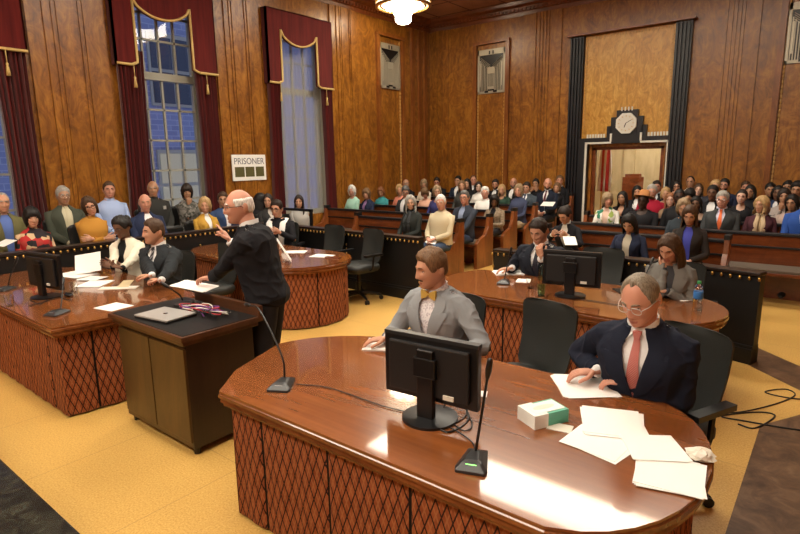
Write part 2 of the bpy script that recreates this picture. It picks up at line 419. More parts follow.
# ---- doorway with black stepped surround, lobby beyond
mb = MB(); mb.box((-4.74, BY-.03, 2.2), (-2.93, BY, 4.45)); struct('trim_16', mb, 'panel_golden')
mb = MB()
for x0, x1 in ((-5.06, -4.76), (-2.92, -2.62)):
    mb.box((x0, BY-.10, 0), (x1, BY, 4.46)); 
    for i in range(4): mb.box((x0+.02+i*.07, BY-.15, 0), (x0+.055+i*.07, BY-.09, 4.42))
struct('trim_17', mb, 'black_lacquer')
mb = MB(); mb.box((-5.12, BY-.20, 4.46), (-2.56, BY, 4.50)); struct('trim_21', mb, 'wall_plain')
mb = MB()
for i in range(30): 
    z = 2.5+i*.064
    for x in (-4.70, -2.97): mb.box((x-.018, BY-.045, z), (x+.018, BY-.025, z+.034))
for i in range(27):
    mb.box((-4.68+i*.064, BY-.045, 4.38), (-4.65+i*.064, BY-.025, 4.42))
struct('trim_18', mb, 'rope_trim')
mb = MB()   # black door casing
mb.box((-4.76, BY-.12, 0), (DX0-.06, BY, 2.28)); mb.box((DX1+.06, BY-.12, 0), (-2.92, BY, 2.28)); mb.box((DX0-.07, BY-.12, DZ+.07), (DX1+.07, BY, 2.28))
cx = (DX0+DX1)/2
mb.prism_x([(BY-.12, 2.28), (BY, 2.28), (BY, 2.84), (BY-.12, 2.84)], cx-.22, cx+.22)
for s in (-1, 1):
    mb.box((cx+s*.27-.06, BY-.12, 2.28), (cx+s*.27+.06, BY, 2.70)); mb.box((cx+s*.36-.05, BY-.12, 2.28), (cx+s*.36+.05, BY, 2.52))
struct('trim_19', mb, 'black_lacquer')
mb = MB()   # silver line stepping round the casing and small cresting teeth
def bar(x0, x1, z0, z1): mb.box((x0, BY-.14, z0), (x1, BY-.11, z1))
bar(DX0-.12, DX0-.075, 0, 2.18); bar(DX1+.075, DX1+.12, 0, 2.18); bar(DX0-.12, cx-.30, 2.15, 2.19); bar(cx+.30, DX1+.12, 2.15, 2.19)
bar(cx-.33, cx-.29, 2.19, 2.36); bar(cx+.29, cx+.33, 2.19, 2.36)
for i in range(7):
    for s in (-1, 1): bar(cx+s*(.46+i*.06)-.017, cx+s*(.46+i*.06)+.017, 2.28, 2.36)
for i in range(4): bar(cx-.11+i*.07-.012, cx-.11+i*.07+.012, 2.82, 2.90)
struct('trim_20', mb, 'white_trim')
t = thing('wall_clock', 'octagonal pale clock on the black casing above the doorway', 'clock', (cx, BY-.12, 2.56))
def octa(r, y0, y1, m): 
    b = MB(); b.rings([[V((r*math.cos(PI/8+PI/4*i), y, r*math.sin(PI/8+PI/4*i))) for i in range(8)] for y in (y0, y1)], 0); return b
obj('clock_case', octa(.225, 0, -.05, 0), 'white_trim', t); obj('clock_face', octa(.18, -.05, -.056, 0), 'stone_white', t)
for i in range(12):
    mb = MB(); a = i*PI/6; mb.box((-.006, -.060, .135), (.006, -.056, .165), 0, Matrix.Rotation(a, 4, 'Y')); obj('hour_mark', mb, 'brass', t)
mb = MB(); mb.box((-.008, -.064, 0), (.008, -.058, .09), 0, Matrix.Rotation(R(200), 4, 'Y')); obj('hour_hand', mb, 'black_plastic', t)
mb = MB(); mb.box((-.005, -.066, 0), (.005, -.062, .13), 0, Matrix.Rotation(R(60), 4, 'Y')); obj('minute_hand', mb, 'black_plastic', t)
# lobby
mb = MB(); mb.box((-6.3, 16.0, 0), (-1.2, 16.2, 3.2)); mb.box((-6.5, BY+.3, 0), (-6.3, 16.2, 3.2)); mb.box((-1.2, BY+.3, 0), (-1.0, 16.2, 3.2))
for x in (-5.6, -4.8, -4.0, -3.2, -2.4): mb.box((x, 15.93, 0), (x+.28, 16.0, 3.2))
struct('wall_lobby', mb, 'lobby_plaster')
mb = MB(); mb.box((-6.5, BY+.3, 3.2), (-1, 16.2, 3.3)); struct('ceiling_lobby', mb, 'lobby_plaster')
mb = MB(); mb.box((-6.5, BY+.2, -.1), (-1, 16.2, .12)); struct('floor_lobby', mb, 'floor_tile')
# glazed pane in doorway
mb = MB(); 
mb.box((DX0, BY+.05, 0), (DX0+.07, BY+.13, DZ)); mb.box((DX1-.07, BY+.05, 0), (DX1, BY+.13, DZ)); mb.box((DX0, BY+.05, DZ-.06), (DX1, BY+.13, DZ)); mb.box((DX0, BY+.05, 0), (DX1, BY+.13, .2))
o = struct('door_1', mb, 'pew_wood'); g = MB(); g.box((DX0+.07, BY+.085, .2), (DX1-.07, BY+.095, DZ-.06)); obj('pane', g, 'window_glass', o)
t = thing('flag', 'furled red and white striped flag on a pole seen through the doorway', 'flag', (-4.62, 13.7, .12))
mb = MB(); mb.tube([(0, 0, 0), (0, 0, 2.4)], .016, 8); mb.lathe([(.16, 0), (.16, .03), (.03, .06)], 16); obj('pole', mb, 'brass', t)
mb = MB(); rs = []
for i in range(12):
    z = 2.25 - i*.12; rr = .04 + .09*math.sin(min(i/7, 1)*PI/2)
    rs.append([V((.07+rr*(1+.25*math.cos(5*a))*math.cos(a), -.02+rr*.6*(1+.25*math.cos(5*a))*math.sin(a), z)) for a in [2*PI*j/30 for j in range(30)]])
mb.rings(rs); obj('cloth', mb, 'flag_stripes', t, smooth=True)
def lobby_chair(loc, rz, label):
    t = thing('wooden_armchair', label, 'chair', loc, rz)
    mb = MB(); mb.box((-.28, -.26, .40), (.28, .26, .47)); obj('seat', mb, 'velvet_seat', t, bevel=.015)
    mb = MB(); mb.box((-.26, -.30, .5), (.26, -.24, 1.22)); mb.box((-.20, -.32, 1.22), (.20, -.24, 1.30)); obj('backrest', mb, 'pew_wood', t, bevel=.01)
    for sx in (-1, 1):
        for y in (-.25, .23): mb = MB(); mb.box((sx*.26-.025, y-.025, 0), (sx*.26+.025, y+.025, .42)); obj('leg', mb, 'pew_wood', t)
        mb = MB(); mb.box((sx*.29-.03, -.26, .66), (sx*.29+.03, .24, .70)); mb.box((sx*.29-.02, .18, .45), (sx*.29+.02, .22, .66)); obj('armrest', mb, 'pew_wood', t)
lobby_chair((-4.30, 15.2, .12), R(200), 'dark wooden armchair beside the flag beyond the doorway')
lobby_chair((-3.45, 15.35, .12), R(170), 'brown high-backed armchair against the far lobby wall')

# ---- windows, sheers, curtains, pelmets
desc = ['at the left edge of the photo', 'behind the jury box', 'beside the back pews']
for k, ((a, b), (pa, pb)) in enumerate(zip(WINI, WIN)):
    mb = MB(); xf0, xf1 = LX-.24, LX-.14
    mb.box((xf0, a, wz0), (xf1, a+.09, wz1)); mb.box((xf0, b-.09, wz0), (xf1, b, wz1)); mb.box((xf0, a, wz1-.08), (xf1, b, wz1)); mb.box((xf0, a, wz0), (xf1+.06, b, wz0+.10))
    mb.box((xf0, a, 3.22), (xf1+.02, b, 3.34)); w = b-a-.18
    for i in (1, 2, 3): y = a+.09+w*i/4; mb.box((xf0+.03, y-.016, wz0), (xf1-.02, y+.016, wz1))
    for z in (1.25, 1.75, 2.25, 2.75, 3.85, 4.25): mb.box((xf0+.03, a, z-.016), (xf1-.02, b, z+.016))
    # deep reveal
    mb.box((LX-.30, b-.02, wz0), (LX+.02, b+.02, wz1)); mb.box((LX-.30, a-.02, wz0), (LX+.02, a+.02, wz1))
    o = struct('window_%d' % (k+1), mb, 'window_frame_paint')
    g = MB(); g.box((LX-.20, a+.05, wz0), (LX-.195, b-.05, wz1-.05)); obj('pane', g, 'window_glass', o)
    if k == 2:
        g = MB(); rs = []
        for j in range(61): y = a+.03+(b-a-.06)*j/60; rs.append((LX-.10+.006*math.sin(j*1.3), y))
        vs = [V((x, y, z)) for z in (wz0+.05, wz1-.1) for x, y in rs]; g.add(vs, [(i, i+1, i+62, i+61) for i in range(60)])
        t = obj('sheer_blind', g, 'sheer_fabric', None, smooth=True); tag(t, 'pale translucent blind hanging inside the rightmost tall window', 'blind')
    # curtains: two drapes per window
    for s, (c0, c1) in enumerate(((pa+.02, a+(.22 if k < 2 else .14)), (b-(.20 if k < 2 else .12), pb-.02))):
        t = thing('curtain', '%s dark red velvet drape of the window %s' % (('left', 'right')[s], desc[k]), 'curtain', (LX+.10, (c0+c1)/2, .3))
        mb = MB(); rows = []; hw = (c1-c0)/2; nn = 40
        for i in range(13):
            z = 3.3 - i*.25; pinch = 1 - .12*math.sin(i/12*PI); lean = (.10*(i/12) * (-1 if s == 0 else 1))
            outer = []; 
            for j in range(nn+1):
                u = j/nn*2-1; outer.append(V((.045*math.cos(j*1.1)+.014*math.sin(j*.6), (u*hw*pinch)+lean*.4, z)))
            rows.append(outer + [p + V((-.05, 0, 0)) for p in reversed(outer)])
        mb.rings(rows); obj('drape', mb, 'curtain_velvet', t, smooth=True, auto=60)
    # pelmet with swagged cut-out
    t = thing('curtain_pelmet', 'dark red pelmet with gold braid above the window %s' % desc[k], 'pelmet', (LX+.16, (pa+pb)/2, 3.36))
    hw = (pb-pa)/2; H = 4.73-3.36
    ow = hw*.55
    def lower(u):   # z of the lower edge above base, u in -1..1
        y = abs(u*hw+.07)
        if y > ow+.10: return 0
        if y > ow: return .04*(1-(y-ow)/.10)
        q = y/ow; return .74 + .20*q**2.2 + (.05*sstep(.85, 1, q))
    us = sorted(set([-1+i/40*2 for i in range(41)] + [s*(ow+d)/hw for s in (-1, 1) for d in (-.0005, .0005, .03, .06, .10)]))
    us = sorted(set(us + [(s*(ow+d)-.07)/hw for s in (-1, 1) for d in (-.02, -.0005, .0005, .03, .06, .10)]))
    mb = MB(); bot = [V((0, u*hw, lower(u))) for u in us]; top = [V((0, u*hw, H)) for u in us]; n = len(us)
    vs = bot + top + [p+V((-.06, 0, 0)) for p in bot] + [p+V((-.06, 0, 0)) for p in top]
    fs = [(i, i+1, i+1+n, i+n) for i in range(n-1)] + [(i+2*n, i+3*n, i+1+3*n, i+1+2*n) for i in range(n-1)] + [(i, i+2*n, i+1+2*n, i+1) for i in range(n-1)] + [(i+n, i+1+n, i+1+3*n, i+3*n) for i in range(n-1)] + [(0, n, 3*n, 2*n), (n-1, 3*n-1, 4*n-1, 2*n-1)]
    mb.add(vs, fs); mb.box((-.16, -hw, 0), (0, -hw+.02, H)); mb.box((-.16, hw-.02, 0), (0, hw, H)); mb.box((-.16, -hw, H-.02), (0, hw, H))
    obj('pelmet_board', mb, 'curtain_velvet', t)
    mb = MB(); mb.tube([p+V((.012, 0, .012)) for p in bot], .021, 6); obj('gold_braid', mb, 'gold_fringe', t, smooth=True)
    for s in (-1, 1):
        mb = MB(); y = s*hw*.72
        mb.tube([(.03, y, 0), (.03, y, -.17)], .006, 5); mb.lathe([(.005, -.16), (.018, -.18), (.013, -.21), (.018, -.22), (.028, -.33), (.0, -.33)], 10, 0, (.03, y, 0)); obj('tassel', mb, 'gold_fringe', t, smooth=True)
# outside building across the court
t = thing('neighbouring_building', 'bluish brick building across the court outside the windows', 'building', (-16.5, 5, 0))
mb = MB(); mb.box((-2, -12, -6), (0, 14, 12)); obj('facade', mb, 'outside_brick', t)
mat('outside_pane', (.03, .04, .06), .1); mat('outside_lit', (.2, .19, .16), .4, emit=(.95, .85, .55), estr=.22)
for yy in (-6.2, -2.6, 1.0, 4.6, 8.0):
    for zz in (.2, 3.6):
        mb = MB(); mb.box((0, yy-.75, zz), (.08, yy+.75, zz+2.1)); o = obj('window', mb, 'window_frame_paint', t)
        mb = MB(); lit = (yy, zz) in ((-2.6, .2), (4.6, .2))
        for i in (0, 1):
            for j in (0, 1): mb.box((.06, yy-.68+i*.70, zz+.08+j*1.0), (.10, yy-.02+i*.70, zz+.98+j*1.0))
        obj('pane', mb, 'outside_lit' if lit else 'outside_pane', o)
# PRISONER board
t = thing('notice_board', 'white notice with the word PRISONER and three small pictures on the wood pilaster', 'sign', (LX+.09, 6.57, 1.77))
mb = MB(); mb.box((-.02, -.38, -.24), (0, .38, .24)); obj('board', mb, 'paper', t)
for i in range(3): mb = MB(); mb.box((0, -.33+i*.235, -.17), (.004, -.12+i*.225, .015)); obj('picture', mb, mat('sign_picture', (.10, .09, .03), .5), t)
cu = bpy.data.curves.new('lettering', 'FONT'); cu.body = 'PRISONER'; cu.size = .165; cu.extrude = .001; cu.align_x = 'CENTER'
to = bpy.data.objects.new('lettering', cu); C.objects.link(to); bpy.context.view_layer.update()
dg = bpy.context.evaluated_depsgraph_get(); me = bpy.data.meshes.new_from_object(to.evaluated_get(dg)); bpy.data.objects.remove(to)
me.materials.clear(); me.materials.append(mat('sign_ink', (.14, .15, .18), .6)); to = bpy.data.objects.new('lettering', me); C.objects.link(to); to.parent = t
to.location = (.003, 0, .065); to.rotation_euler = (R(90), 0, R(90)); to.scale = (.92, 1, 1)

# ---- chandelier and ceiling panels, some of them added fill
t = thing('chandelier', 'round glass drum chandelier with bright central cup hanging at the ceiling corner', 'chandelier', (-7.75, 9.95, CZ))
mb = MB(); mb.lathe([(.0, 0), (.14, -.0), (.14, -.05), (.04, -.08), (.04, -.2), (0, -.2)], 24); obj('ceiling_rose', mb, 'brass', t, smooth=True, auto=40)
mb = MB(); mb.lathe([(.56, -.06), (.58, -.1), (.58, -.30), (.54, -.34), (.50, -.34), (.52, -.1), (.5, -.06)], 40); obj('drum_shade', mb, 'lamp_glass', t, smooth=True, auto=40)
mb = MB()
for i in range(60): a = 2*PI*i/60; mb.tube([(.587*math.cos(a), .587*math.sin(a), -.1), (.587*math.cos(a), .587*math.sin(a), -.3)], .012, 5)
mb.lathe([(.60, -.33), (.60, -.36), (.54, -.37), (.53, -.34)], 40); mb.lathe([(.60, -.04), (.60, -.08), (.54, -.08), (.53, -.04)], 40); obj('crystal_rods', mb, 'brass', t)
for i in range(8): a = 2*PI*i/8; mb = MB(); mb.lathe([(0, -.385), (.06, -.38), (.095, -.35), (.095, -.33), (0, -.33)], 16, 0, (.36*math.cos(a), .36*math.sin(a), 0)); obj('lamp_cup', mb, 'lamp_core', t, smooth=True)
mb = MB(); mb.lathe([(.0, -.33), (.52, -.33), (.52, -.31), (0, -.31)], 40); obj('reflector_plate', mb, 'lamp_glass', t)
mb = MB(); mb.lathe([(.20, -.34), (.20, -.50), (.17, -.53), (.17, -.64), (.12, -.69), (0, -.70)], 28); obj('centre_bowl', mb, 'lamp_core', t, smooth=True, auto=50)
def cl(x0, x1, y0, y1, label):
    t = thing('ceiling_light', label, 'ceiling light', ((x0+x1)/2, (y0+y1)/2, CZ)); hx, hy = (x1-x0)/2, (y1-y0)/2
    mb = MB()
    for a, b in (((-hx-.06, -hy-.06), (hx+.06, -hy)), ((-hx-.06, hy), (hx+.06, hy+.06)), ((-hx-.06, -hy), (-hx, hy)), ((hx, -hy), (hx+.06, hy))): mb.box((a[0], a[1], -.07), (b[0], b[1], 0))
    obj('frame', mb, 'brass', t); mb = MB(); mb.box((-hx, -hy, -.05), (hx, hy, -.01)); obj('diffuser', mb, 'ceiling_light', t)
cl(-7.2, -.55, 7.75, 8.8, 'long glowing ceiling panel over the public pews, mirrored in the front table')
cl(-6.5, -1.1, 4.6, 5.5, 'unseen long ceiling panel added as fill light over the bar rail')  # out of view, added to light the middle of the room
cl(-6.5, -1.1, 1.0, 1.9, 'unseen long ceiling panel added to light the lectern and counsel tables')  # unseen panel added to light the near tables
cl(-6.5, 0.6, -2.6, -1.4, 'unseen long ceiling panel added as fill light behind the camera')  # unseen panel added to throw more light from the camera side

def added_light(loc, rz, label):  # unseen wall lights, added to brighten faces turned to the camera
    t = thing('added_wall_light', label, 'added fill light', loc, rz); mb = MB(); mb.box((-.22, 0, -.5), (.22, .04, .5)); obj('back_plate', mb, 'brass', t)
    mb = MB(); mb.lathe([(.0, -.45), (.16, -.45), (.16, .45), (0, .45)], 20, 0, (0, .16, 0)); obj('shade', mb, 'added_light_glow', t, smooth=True, auto=40)
mat('added_light_glow', (1, .95, .85), .3, emit=(1, .90, .74), estr=9)
for i, x in enumerate((-6.5, -3.5, -.6)): added_light((x, FY, 2.9), 0, ['left', 'middle', 'right'][i] + ' added tall fill light on the wall behind the camera')
lobby_fill = thing('ceiling_light', 'small added fill panel in the lobby ceiling beyond the doorway', 'ceiling light', (-3.8, 14.4, 3.2)); mb = MB(); mb.box((-.8, -.6, -.05), (.8, .6, 0)); obj('diffuser', mb, 'ceiling_light', lobby_fill)  # added glowing panel that brightens the dark lobby
# ------------------------------------------------------------------ counsel tables
TZ = .72
def curved_table(label, outline, loc=(0,0), group=None, slits=None):
    """outline: ccw list of (x,y) points of the table top. Fabric skirt inset below."""
    cx = sum(p[0] for p in outline)/len(outline); cy = sum(p[1] for p in outline)/len(outline)
    t = thing('counsel_table', label, 'table', (cx, cy, 0), 0, group)
    P = [(x-cx, y-cy) for x, y in outline]
    n = len(P)
    def inset(d):
        out = []
        for i in range(n):
            a, b, c = V((*P[i-1], 0)), V((*P[i], 0)), V((*P[(i+1) % n], 0))
            e1 = (b-a).normalized(); e2 = (c-b).normalized(); n1 = V((-e1.y, e1.x, 0)); n2 = V((-e2.y, e2.x, 0)); m = (n1+n2).normalized()
            k = d/max(.5, m.dot(n1)); out.append((b.x+m.x*k, b.y+m.y*k))
        return out
    mb = MB(); mb.prism(inset(.006), TZ-.012, TZ); obj('table_top', mb, 'table_wood', t)
    mb = MB(); rs = []
    for d, z in ((.012, TZ-.012), (0, TZ-.018), (0, TZ-.036), (.010, TZ-.042), (.006, TZ-.06), (.02, TZ-.072), (.02, TZ-.082), (.03, TZ-.082)):
        rs.append([V((x, y, z)) for x, y in inset(d)])
    mb.rings(rs, caps=(0, 1)); obj('moulded_edge', mb, 'table_edge_wood', t)
    # skirt with shallow pleat slits
    I = inset(.055); mb = MB(); per = 0; ring = []; 
    pts = []; L = 0
    for i in range(n):
        a, b = V((*I[i], 0)), V((*I[(i+1) % n], 0)); ln = (b-a).length; k = max(1, int(ln/.012))
        for j in range(k): pts.append((a.lerp(b, j/k), L+ln*j/k, V((-(b-a).y, (b-a).x, 0)).normalized()))
        L += ln
    vs = []; uv = []
    for z in (.015, .35, TZ-.08):
        for p, s, nn in pts + [(pts[0][0], L, pts[0][2])]:
            q = (s % .46)/.46; w = .012*math.exp(-((q-.5)/.02)**2); wav = .004*math.sin(s*31)*(1 if z < .4 else 0)
            vs.append(p + nn*(w+wav) + V((0, 0, z))); uv.append((s, z))
    m = len(pts)+1; fs = [(r*m+i, r*m+i+1, (r+1)*m+i+1, (r+1)*m+i) for r in (0, 1) for i in range(m-1)]
    mb.add(vs, fs); mb.uv = uv; obj('fabric_skirt', mb, 'skirt_fabric', t, smooth=True)
    mb = MB(); mb.prism(inset(.10), .0, .08); mb.prism(inset(.09), TZ-.12, TZ-.08); obj('plinth', mb, 'black_plastic', t)
    return t
def arc(cx, cy, rx, ry, a0, a1, n):
    return [(cx+rx*math.cos(R(a0+(a1-a0)*i/n)), cy+ry*math.sin(R(a0+(a1-a0)*i/n))) for i in range(n+1)]
# front table: straight front, D-shaped right end, slanted curved left end
front = [(-2.37, 1.475), (-.62, 1.475)] + arc(-.68, 2.085, .42, .61, -78, 90, 16) + [(-1.9, 2.695)] + arc(-1.95, 2.02, .78, .675, 100, 178, 9)[:-1] + [(-2.55, 1.70)]
curved_table('large wooden table with patterned skirt in the foreground', front, group=None)
left = [(-6.2, 1.42), (-4.30, 1.40), (-4.22, 2.0), (-4.35, 2.62), (-6.2, 2.72)] + arc(-6.15, 2.07, .85, .65, 95, 265, 14)
curved_table('wooden table with patterned skirt at the left, left of the lectern', left)
mid = [(-2.9, 4.02), (-2.2, 3.98), (-1.1, 3.93)] + arc(-1.12, 4.48, .57, .55, -85, 88, 14) + [(-2.4, 5.02), (-2.86, 4.98)] + arc(-2.85, 4.53, .14, .45, 92, 262, 8)
curved_table('wooden table with patterned skirt in the second row on the right', mid)
cl_ = [(-6.4, 3.86), (-5.1, 3.72)] + arc(-5.02, 4.36, .60, .64, -84, 60, 12) + [(-4.9, 4.98), (-6.4, 5.0)] + arc(-6.4, 4.43, .6, .57, 95, 265, 12)
curved_table('wooden table with patterned skirt behind the standing speaker', cl_)

# ------------------------------------------------------------------ lectern
t = thing('lectern', 'dark brown wooden lectern cabinet with a laptop on top', 'lectern', (-3.53, 2.0, 0))
x0, x1, y0, y1 = -.43, .45, -.28, .22; LZ = .785
mb = MB(); mb.box((x0, y0, .05), (x1-.02, y1, LZ)); obj('cabinet_body', mb, 'lectern_wood', t, bevel=.004)
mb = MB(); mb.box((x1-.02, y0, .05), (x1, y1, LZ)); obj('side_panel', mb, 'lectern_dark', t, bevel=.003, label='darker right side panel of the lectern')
for i in (0, 1): mb = MB(); a = x0+.03+i*.43; mb.box((a, y0-.018, .10), (a+.42, y0, LZ-.06)); d = obj('door', mb, 'lectern_wood', t, bevel=.004)
mb = MB(); mb.box((x0-.04, y0-.05, LZ), (x1+.05, y1+.06, LZ+.035)); mb.box((x0-.02, y0-.03, LZ-.03), (x1+.03, y1+.03, LZ)); obj('top', mb, 'lectern_edge', t, bevel=.004)
mb = MB(); mb.box((x0-.02, y0-.03, LZ+.034), (x1+.03, y1+.03, LZ+.038)); obj('top_mat', mb, 'rail_black', t)
mb = MB(); mb.box((x0+.15, y1+.02, LZ+.03), (x1+.05, y1+.06, LZ+.11)); obj('back_ledge', mb, 'lectern_edge', t, bevel=.004)
for sx in (x0+.04, x1-.04):
    for sy in (y0+.04, y1-.04): mb = MB(); mb.tube([(sx, sy, 0), (sx, sy, .055)], .022, 8); obj('foot', mb, 'black_plastic', t)

# ------------------------------------------------------------------ judge's bench top at the bottom left
t = thing('bench_counter', 'black polished counter edge in the bottom left corner', 'counter', (-2.6, .1, 0))
mb = MB(); mb.box((-2.0, -.5, .86), (1.35, .385, .90)); obj('counter_top', mb, 'bench_black', t, bevel=.006)
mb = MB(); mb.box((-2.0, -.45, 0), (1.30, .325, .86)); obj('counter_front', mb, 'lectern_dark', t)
t = thing('metal_tray', 'pale metal plate on the black counter at the bottom left corner', 'tray', (-1.85, .345, .90))
mb = MB(); mb.box((-.35, -.10, 0), (.10, .02, .012)); obj('plate', mb, 'silver_metal', t, bevel=.004)
mb = MB(); mb.box((-.33, -.08, .012), (.08, 0, .016)); obj('lining', mb, 'paper_off', t)

# ------------------------------------------------------------------ rails with gold studs
def rail(label, pts, H=.86, studs_step=.075, z0=0, posts=(), stud_side=1):
    """black panelled rail along polyline pts"""
    c = V((*pts[0], 0)).lerp(V((*pts[-1], 0)), .5); t = thing('bar_rail', label, 'rail', (c.x, c.y, 0))
    P = [V((x, y, 0))-c for x, y in pts]; caps = MB(); body = MB(); st = MB(); base = MB(); spots = []
    def slab(mb, a, b, w, za, zb):
        d = (b-a).normalized(); n = V((-d.y, d.x, 0))*w; q = d*w*.0
        mb.add([a-n-q+V((0,0,za)), b-n+q+V((0,0,za)), b+n+q+V((0,0,za)), a+n-q+V((0,0,za)), a-n-q+V((0,0,zb)), b-n+q+V((0,0,zb)), b+n+q+V((0,0,zb)), a+n-q+V((0,0,zb))],
               [(0,3,2,1),(4,5,6,7),(0,1,5,4),(1,2,6,5),(2,3,7,6),(3,0,4,7)])
    for a, b in zip(P[:-1], P[1:]):
        slab(body, a, b, .05, .0, H-.04); slab(caps, a, b, .075, H-.03, H); slab(base, a, b, .075, 0, .14); slab(base, a, b, .065, .14, .17)
        d = (b-a).normalized(); n = V((-d.y, d.x, 0)); L = (b-a).length; k = int(L/studs_step)
        for i in range(k+1):
            p = a+d*(i*L/k); spots.append(p-n*.078+V((0, 0, H-.055)))
        m = max(1, round(L/1.15))
        for i in range(m+1 if m > 1 else 1):   # vertical stud strips
            p = a+d*(i*L/m)
            for z in [.2+.065*q for q in range(int((H-.3)/.065))]: spots.append(p-n*.054+V((0, 0, z)))
    obj('panel', body, 'rail_black', t); obj('cap', caps, 'rail_cap', t, bevel=.006); obj('base', base, 'rail_black', t, bevel=.004); 
    one = MB(); one.ell((0, 0, 0), (.013, .013, .019), 6, 4); first = None
    spots.sort(key=lambda q: (q+c).length)
    for i, q in enumerate(spots):
        if i >= 98: break
        if first is None: first = obj('stud', one, 'brass', t, smooth=True); o = first
        else: o = first.copy(); C.objects.link(o)
        o.parent = t; o.location = q
    if len(spots) > 98:
        for q in spots[98:]: st.ell(tuple(q), (.013, .013, .019), 6, 4)
        o = obj('stud_row', st, 'brass', t, smooth=True); o['kind'] = 'stuff'
    return t
rail('long black jury box rail with gold studs in front of the left seats', [(-7.1, .2), (-7.1, 2.2), (-7.1, 4.3), (-7.1, 5.75)], .93)
rail('black rail with gold studs in front of the left pews', [(-7.0, 5.90), (-4.28, 5.82)], .86)
rail('black rail with gold studs beside the aisle, left of the thinking man', [(-3.20, 5.86), (-2.35, 5.84)], .80)
rail('black rail with gold studs ending at the floor on the right', [(-2.25, 5.84), (-1.0, 5.84), (-.47, 5.70)], .84)
# dark post and bar by the third window
t = thing('barrier_post', 'slim black metal post with a top bar at the end of the left pews', 'post', (-6.75, 6.15, 0))
mb = MB(); mb.box((-.02, -.02, 0), (.02, .02, 1.10)); obj('post', mb, 'black_plastic', t); mb = MB(); mb.box((-1.1, -.02, 1.06), (.03, .02, 1.10)); obj('bar', mb, 'black_plastic', t)

# ------------------------------------------------------------------ pews
ROWB = [7.62, 8.58, 9.51, 10.42, 11.36, 12.3]
def fz(y): return max(0, (y-8.6)*.18/4.0)
PH = .86
ROWN = ['front', 'second', 'third', 'fourth', 'fifth', 'rear']
def pew(side, r, x0, x1, ends=(1, 1)):
    yb = ROWB[r]; z = fz(yb-.25); L = x1-x0
    t = thing('pew', 'dark red-brown wooden pew with black top rail, %s row %s of the aisle' % (ROWN[r], side), 'pew', ((x0+x1)/2, yb, z), 0, 'wooden pews for the public')
    h = L/2
    mb = MB(); mb.prism_x([(-.02, .0), (.02, .0), (.03, PH-.04), (-.03, PH-.04)], -h, h); obj('backrest', mb, 'pew_wood', t)
    mb = MB(); mb.box((-h, -.055, PH-.04), (h, .06, PH)); obj('top_rail', mb, 'black_lacquer', t, bevel=.008)
    mb = MB(); mb.box((-h, -.05, PH-.20), (h, -.022, PH-.175)); mb.box((-h, .022, PH-.20), (h, .05, PH-.175)); obj('moulding', mb, 'rail_black', t, bevel=.004)
    mb = MB(); mb.box((-h, -.50, .38), (h, -.03, .42)); obj('seat', mb, 'pew_wood', t, bevel=.006)
    mb = MB(); mb.box((-h+.02, -.50, .42), (h-.02, -.05, .455)); obj('cushion', mb, 'velvet_seat', t, bevel=.01)
    prof = [(.05, 0), (.05, PH+.03), (.02, PH+.06), (-.06, PH+.06), (-.10, PH+.01), (-.13, PH-.16), (-.22, PH-.30), (-.42, PH-.36), (-.50, PH-.42), (-.50, 0)]
    for k, s in enumerate((-1, 1)):
        if ends[k]:
            mb = MB(); mb.prism_x(prof, s*h-.03, s*h+.03); e = obj('end_panel', mb, 'pew_end_wood', t, bevel=.006)
            mb = MB(); mb.box((s*h-.034, -.102, PH-.0), (s*h+.034, .054, PH+.064)); obj('black_cap', mb, 'rail_black', e, bevel=.006)
    return t
pew('on the left', 0, -7.05, -4.80)
for r in range(1, 6): pew('on the left', r, -8.85, -4.80)
pew('on the right', 0, -3.30, -1.02)
for r in range(1, 6): pew('on the right', r, -3.42, 1.30)

# ------------------------------------------------------------------ chairs
def rounded_panel(W0, W1, H, th, curve, n=14, k=8, r=.08):
    """curved upholstered back: width W0 at bottom, W1 at the top; local x width, z height, thickness along y, concave toward +y"""
    mb = MB(); outline = []
    def hw(v):
        w = lerp(W0, W1, v)/2
        e = .12
        if v > 1-e: w -= r*(1-math.sqrt(max(0, 1-((v-(1-e))/e)**2)))
        if v < e: w -= r*(1-math.sqrt(max(0, 1-((e-v)/e)**2)))
        return w
    vs_ = [0, .02, .06, .12, .25, .4, .55, .7, .82, .88, .94, .98, 1]
    rows = []
    for v in vs_:
        w = hw(v); front = []; back = []
        for i in range(n+1):
            u = i/n*2-1; x = u*w; edge = (1-abs(u)**6)
            y = curve*(u*u)*.8 + .05*math.sin(v*PI)*-1*.6; tt = th*(.35+.65*edge)*(.5+.5*min(1, 12*min(v, 1-v)+.1))
            front.append(V((x, y+tt/2, v*H))); back.append(V((x, y-tt/2, v*H)))
        rows.append(front+back[::-1])
    mb.rings(rows); return mb
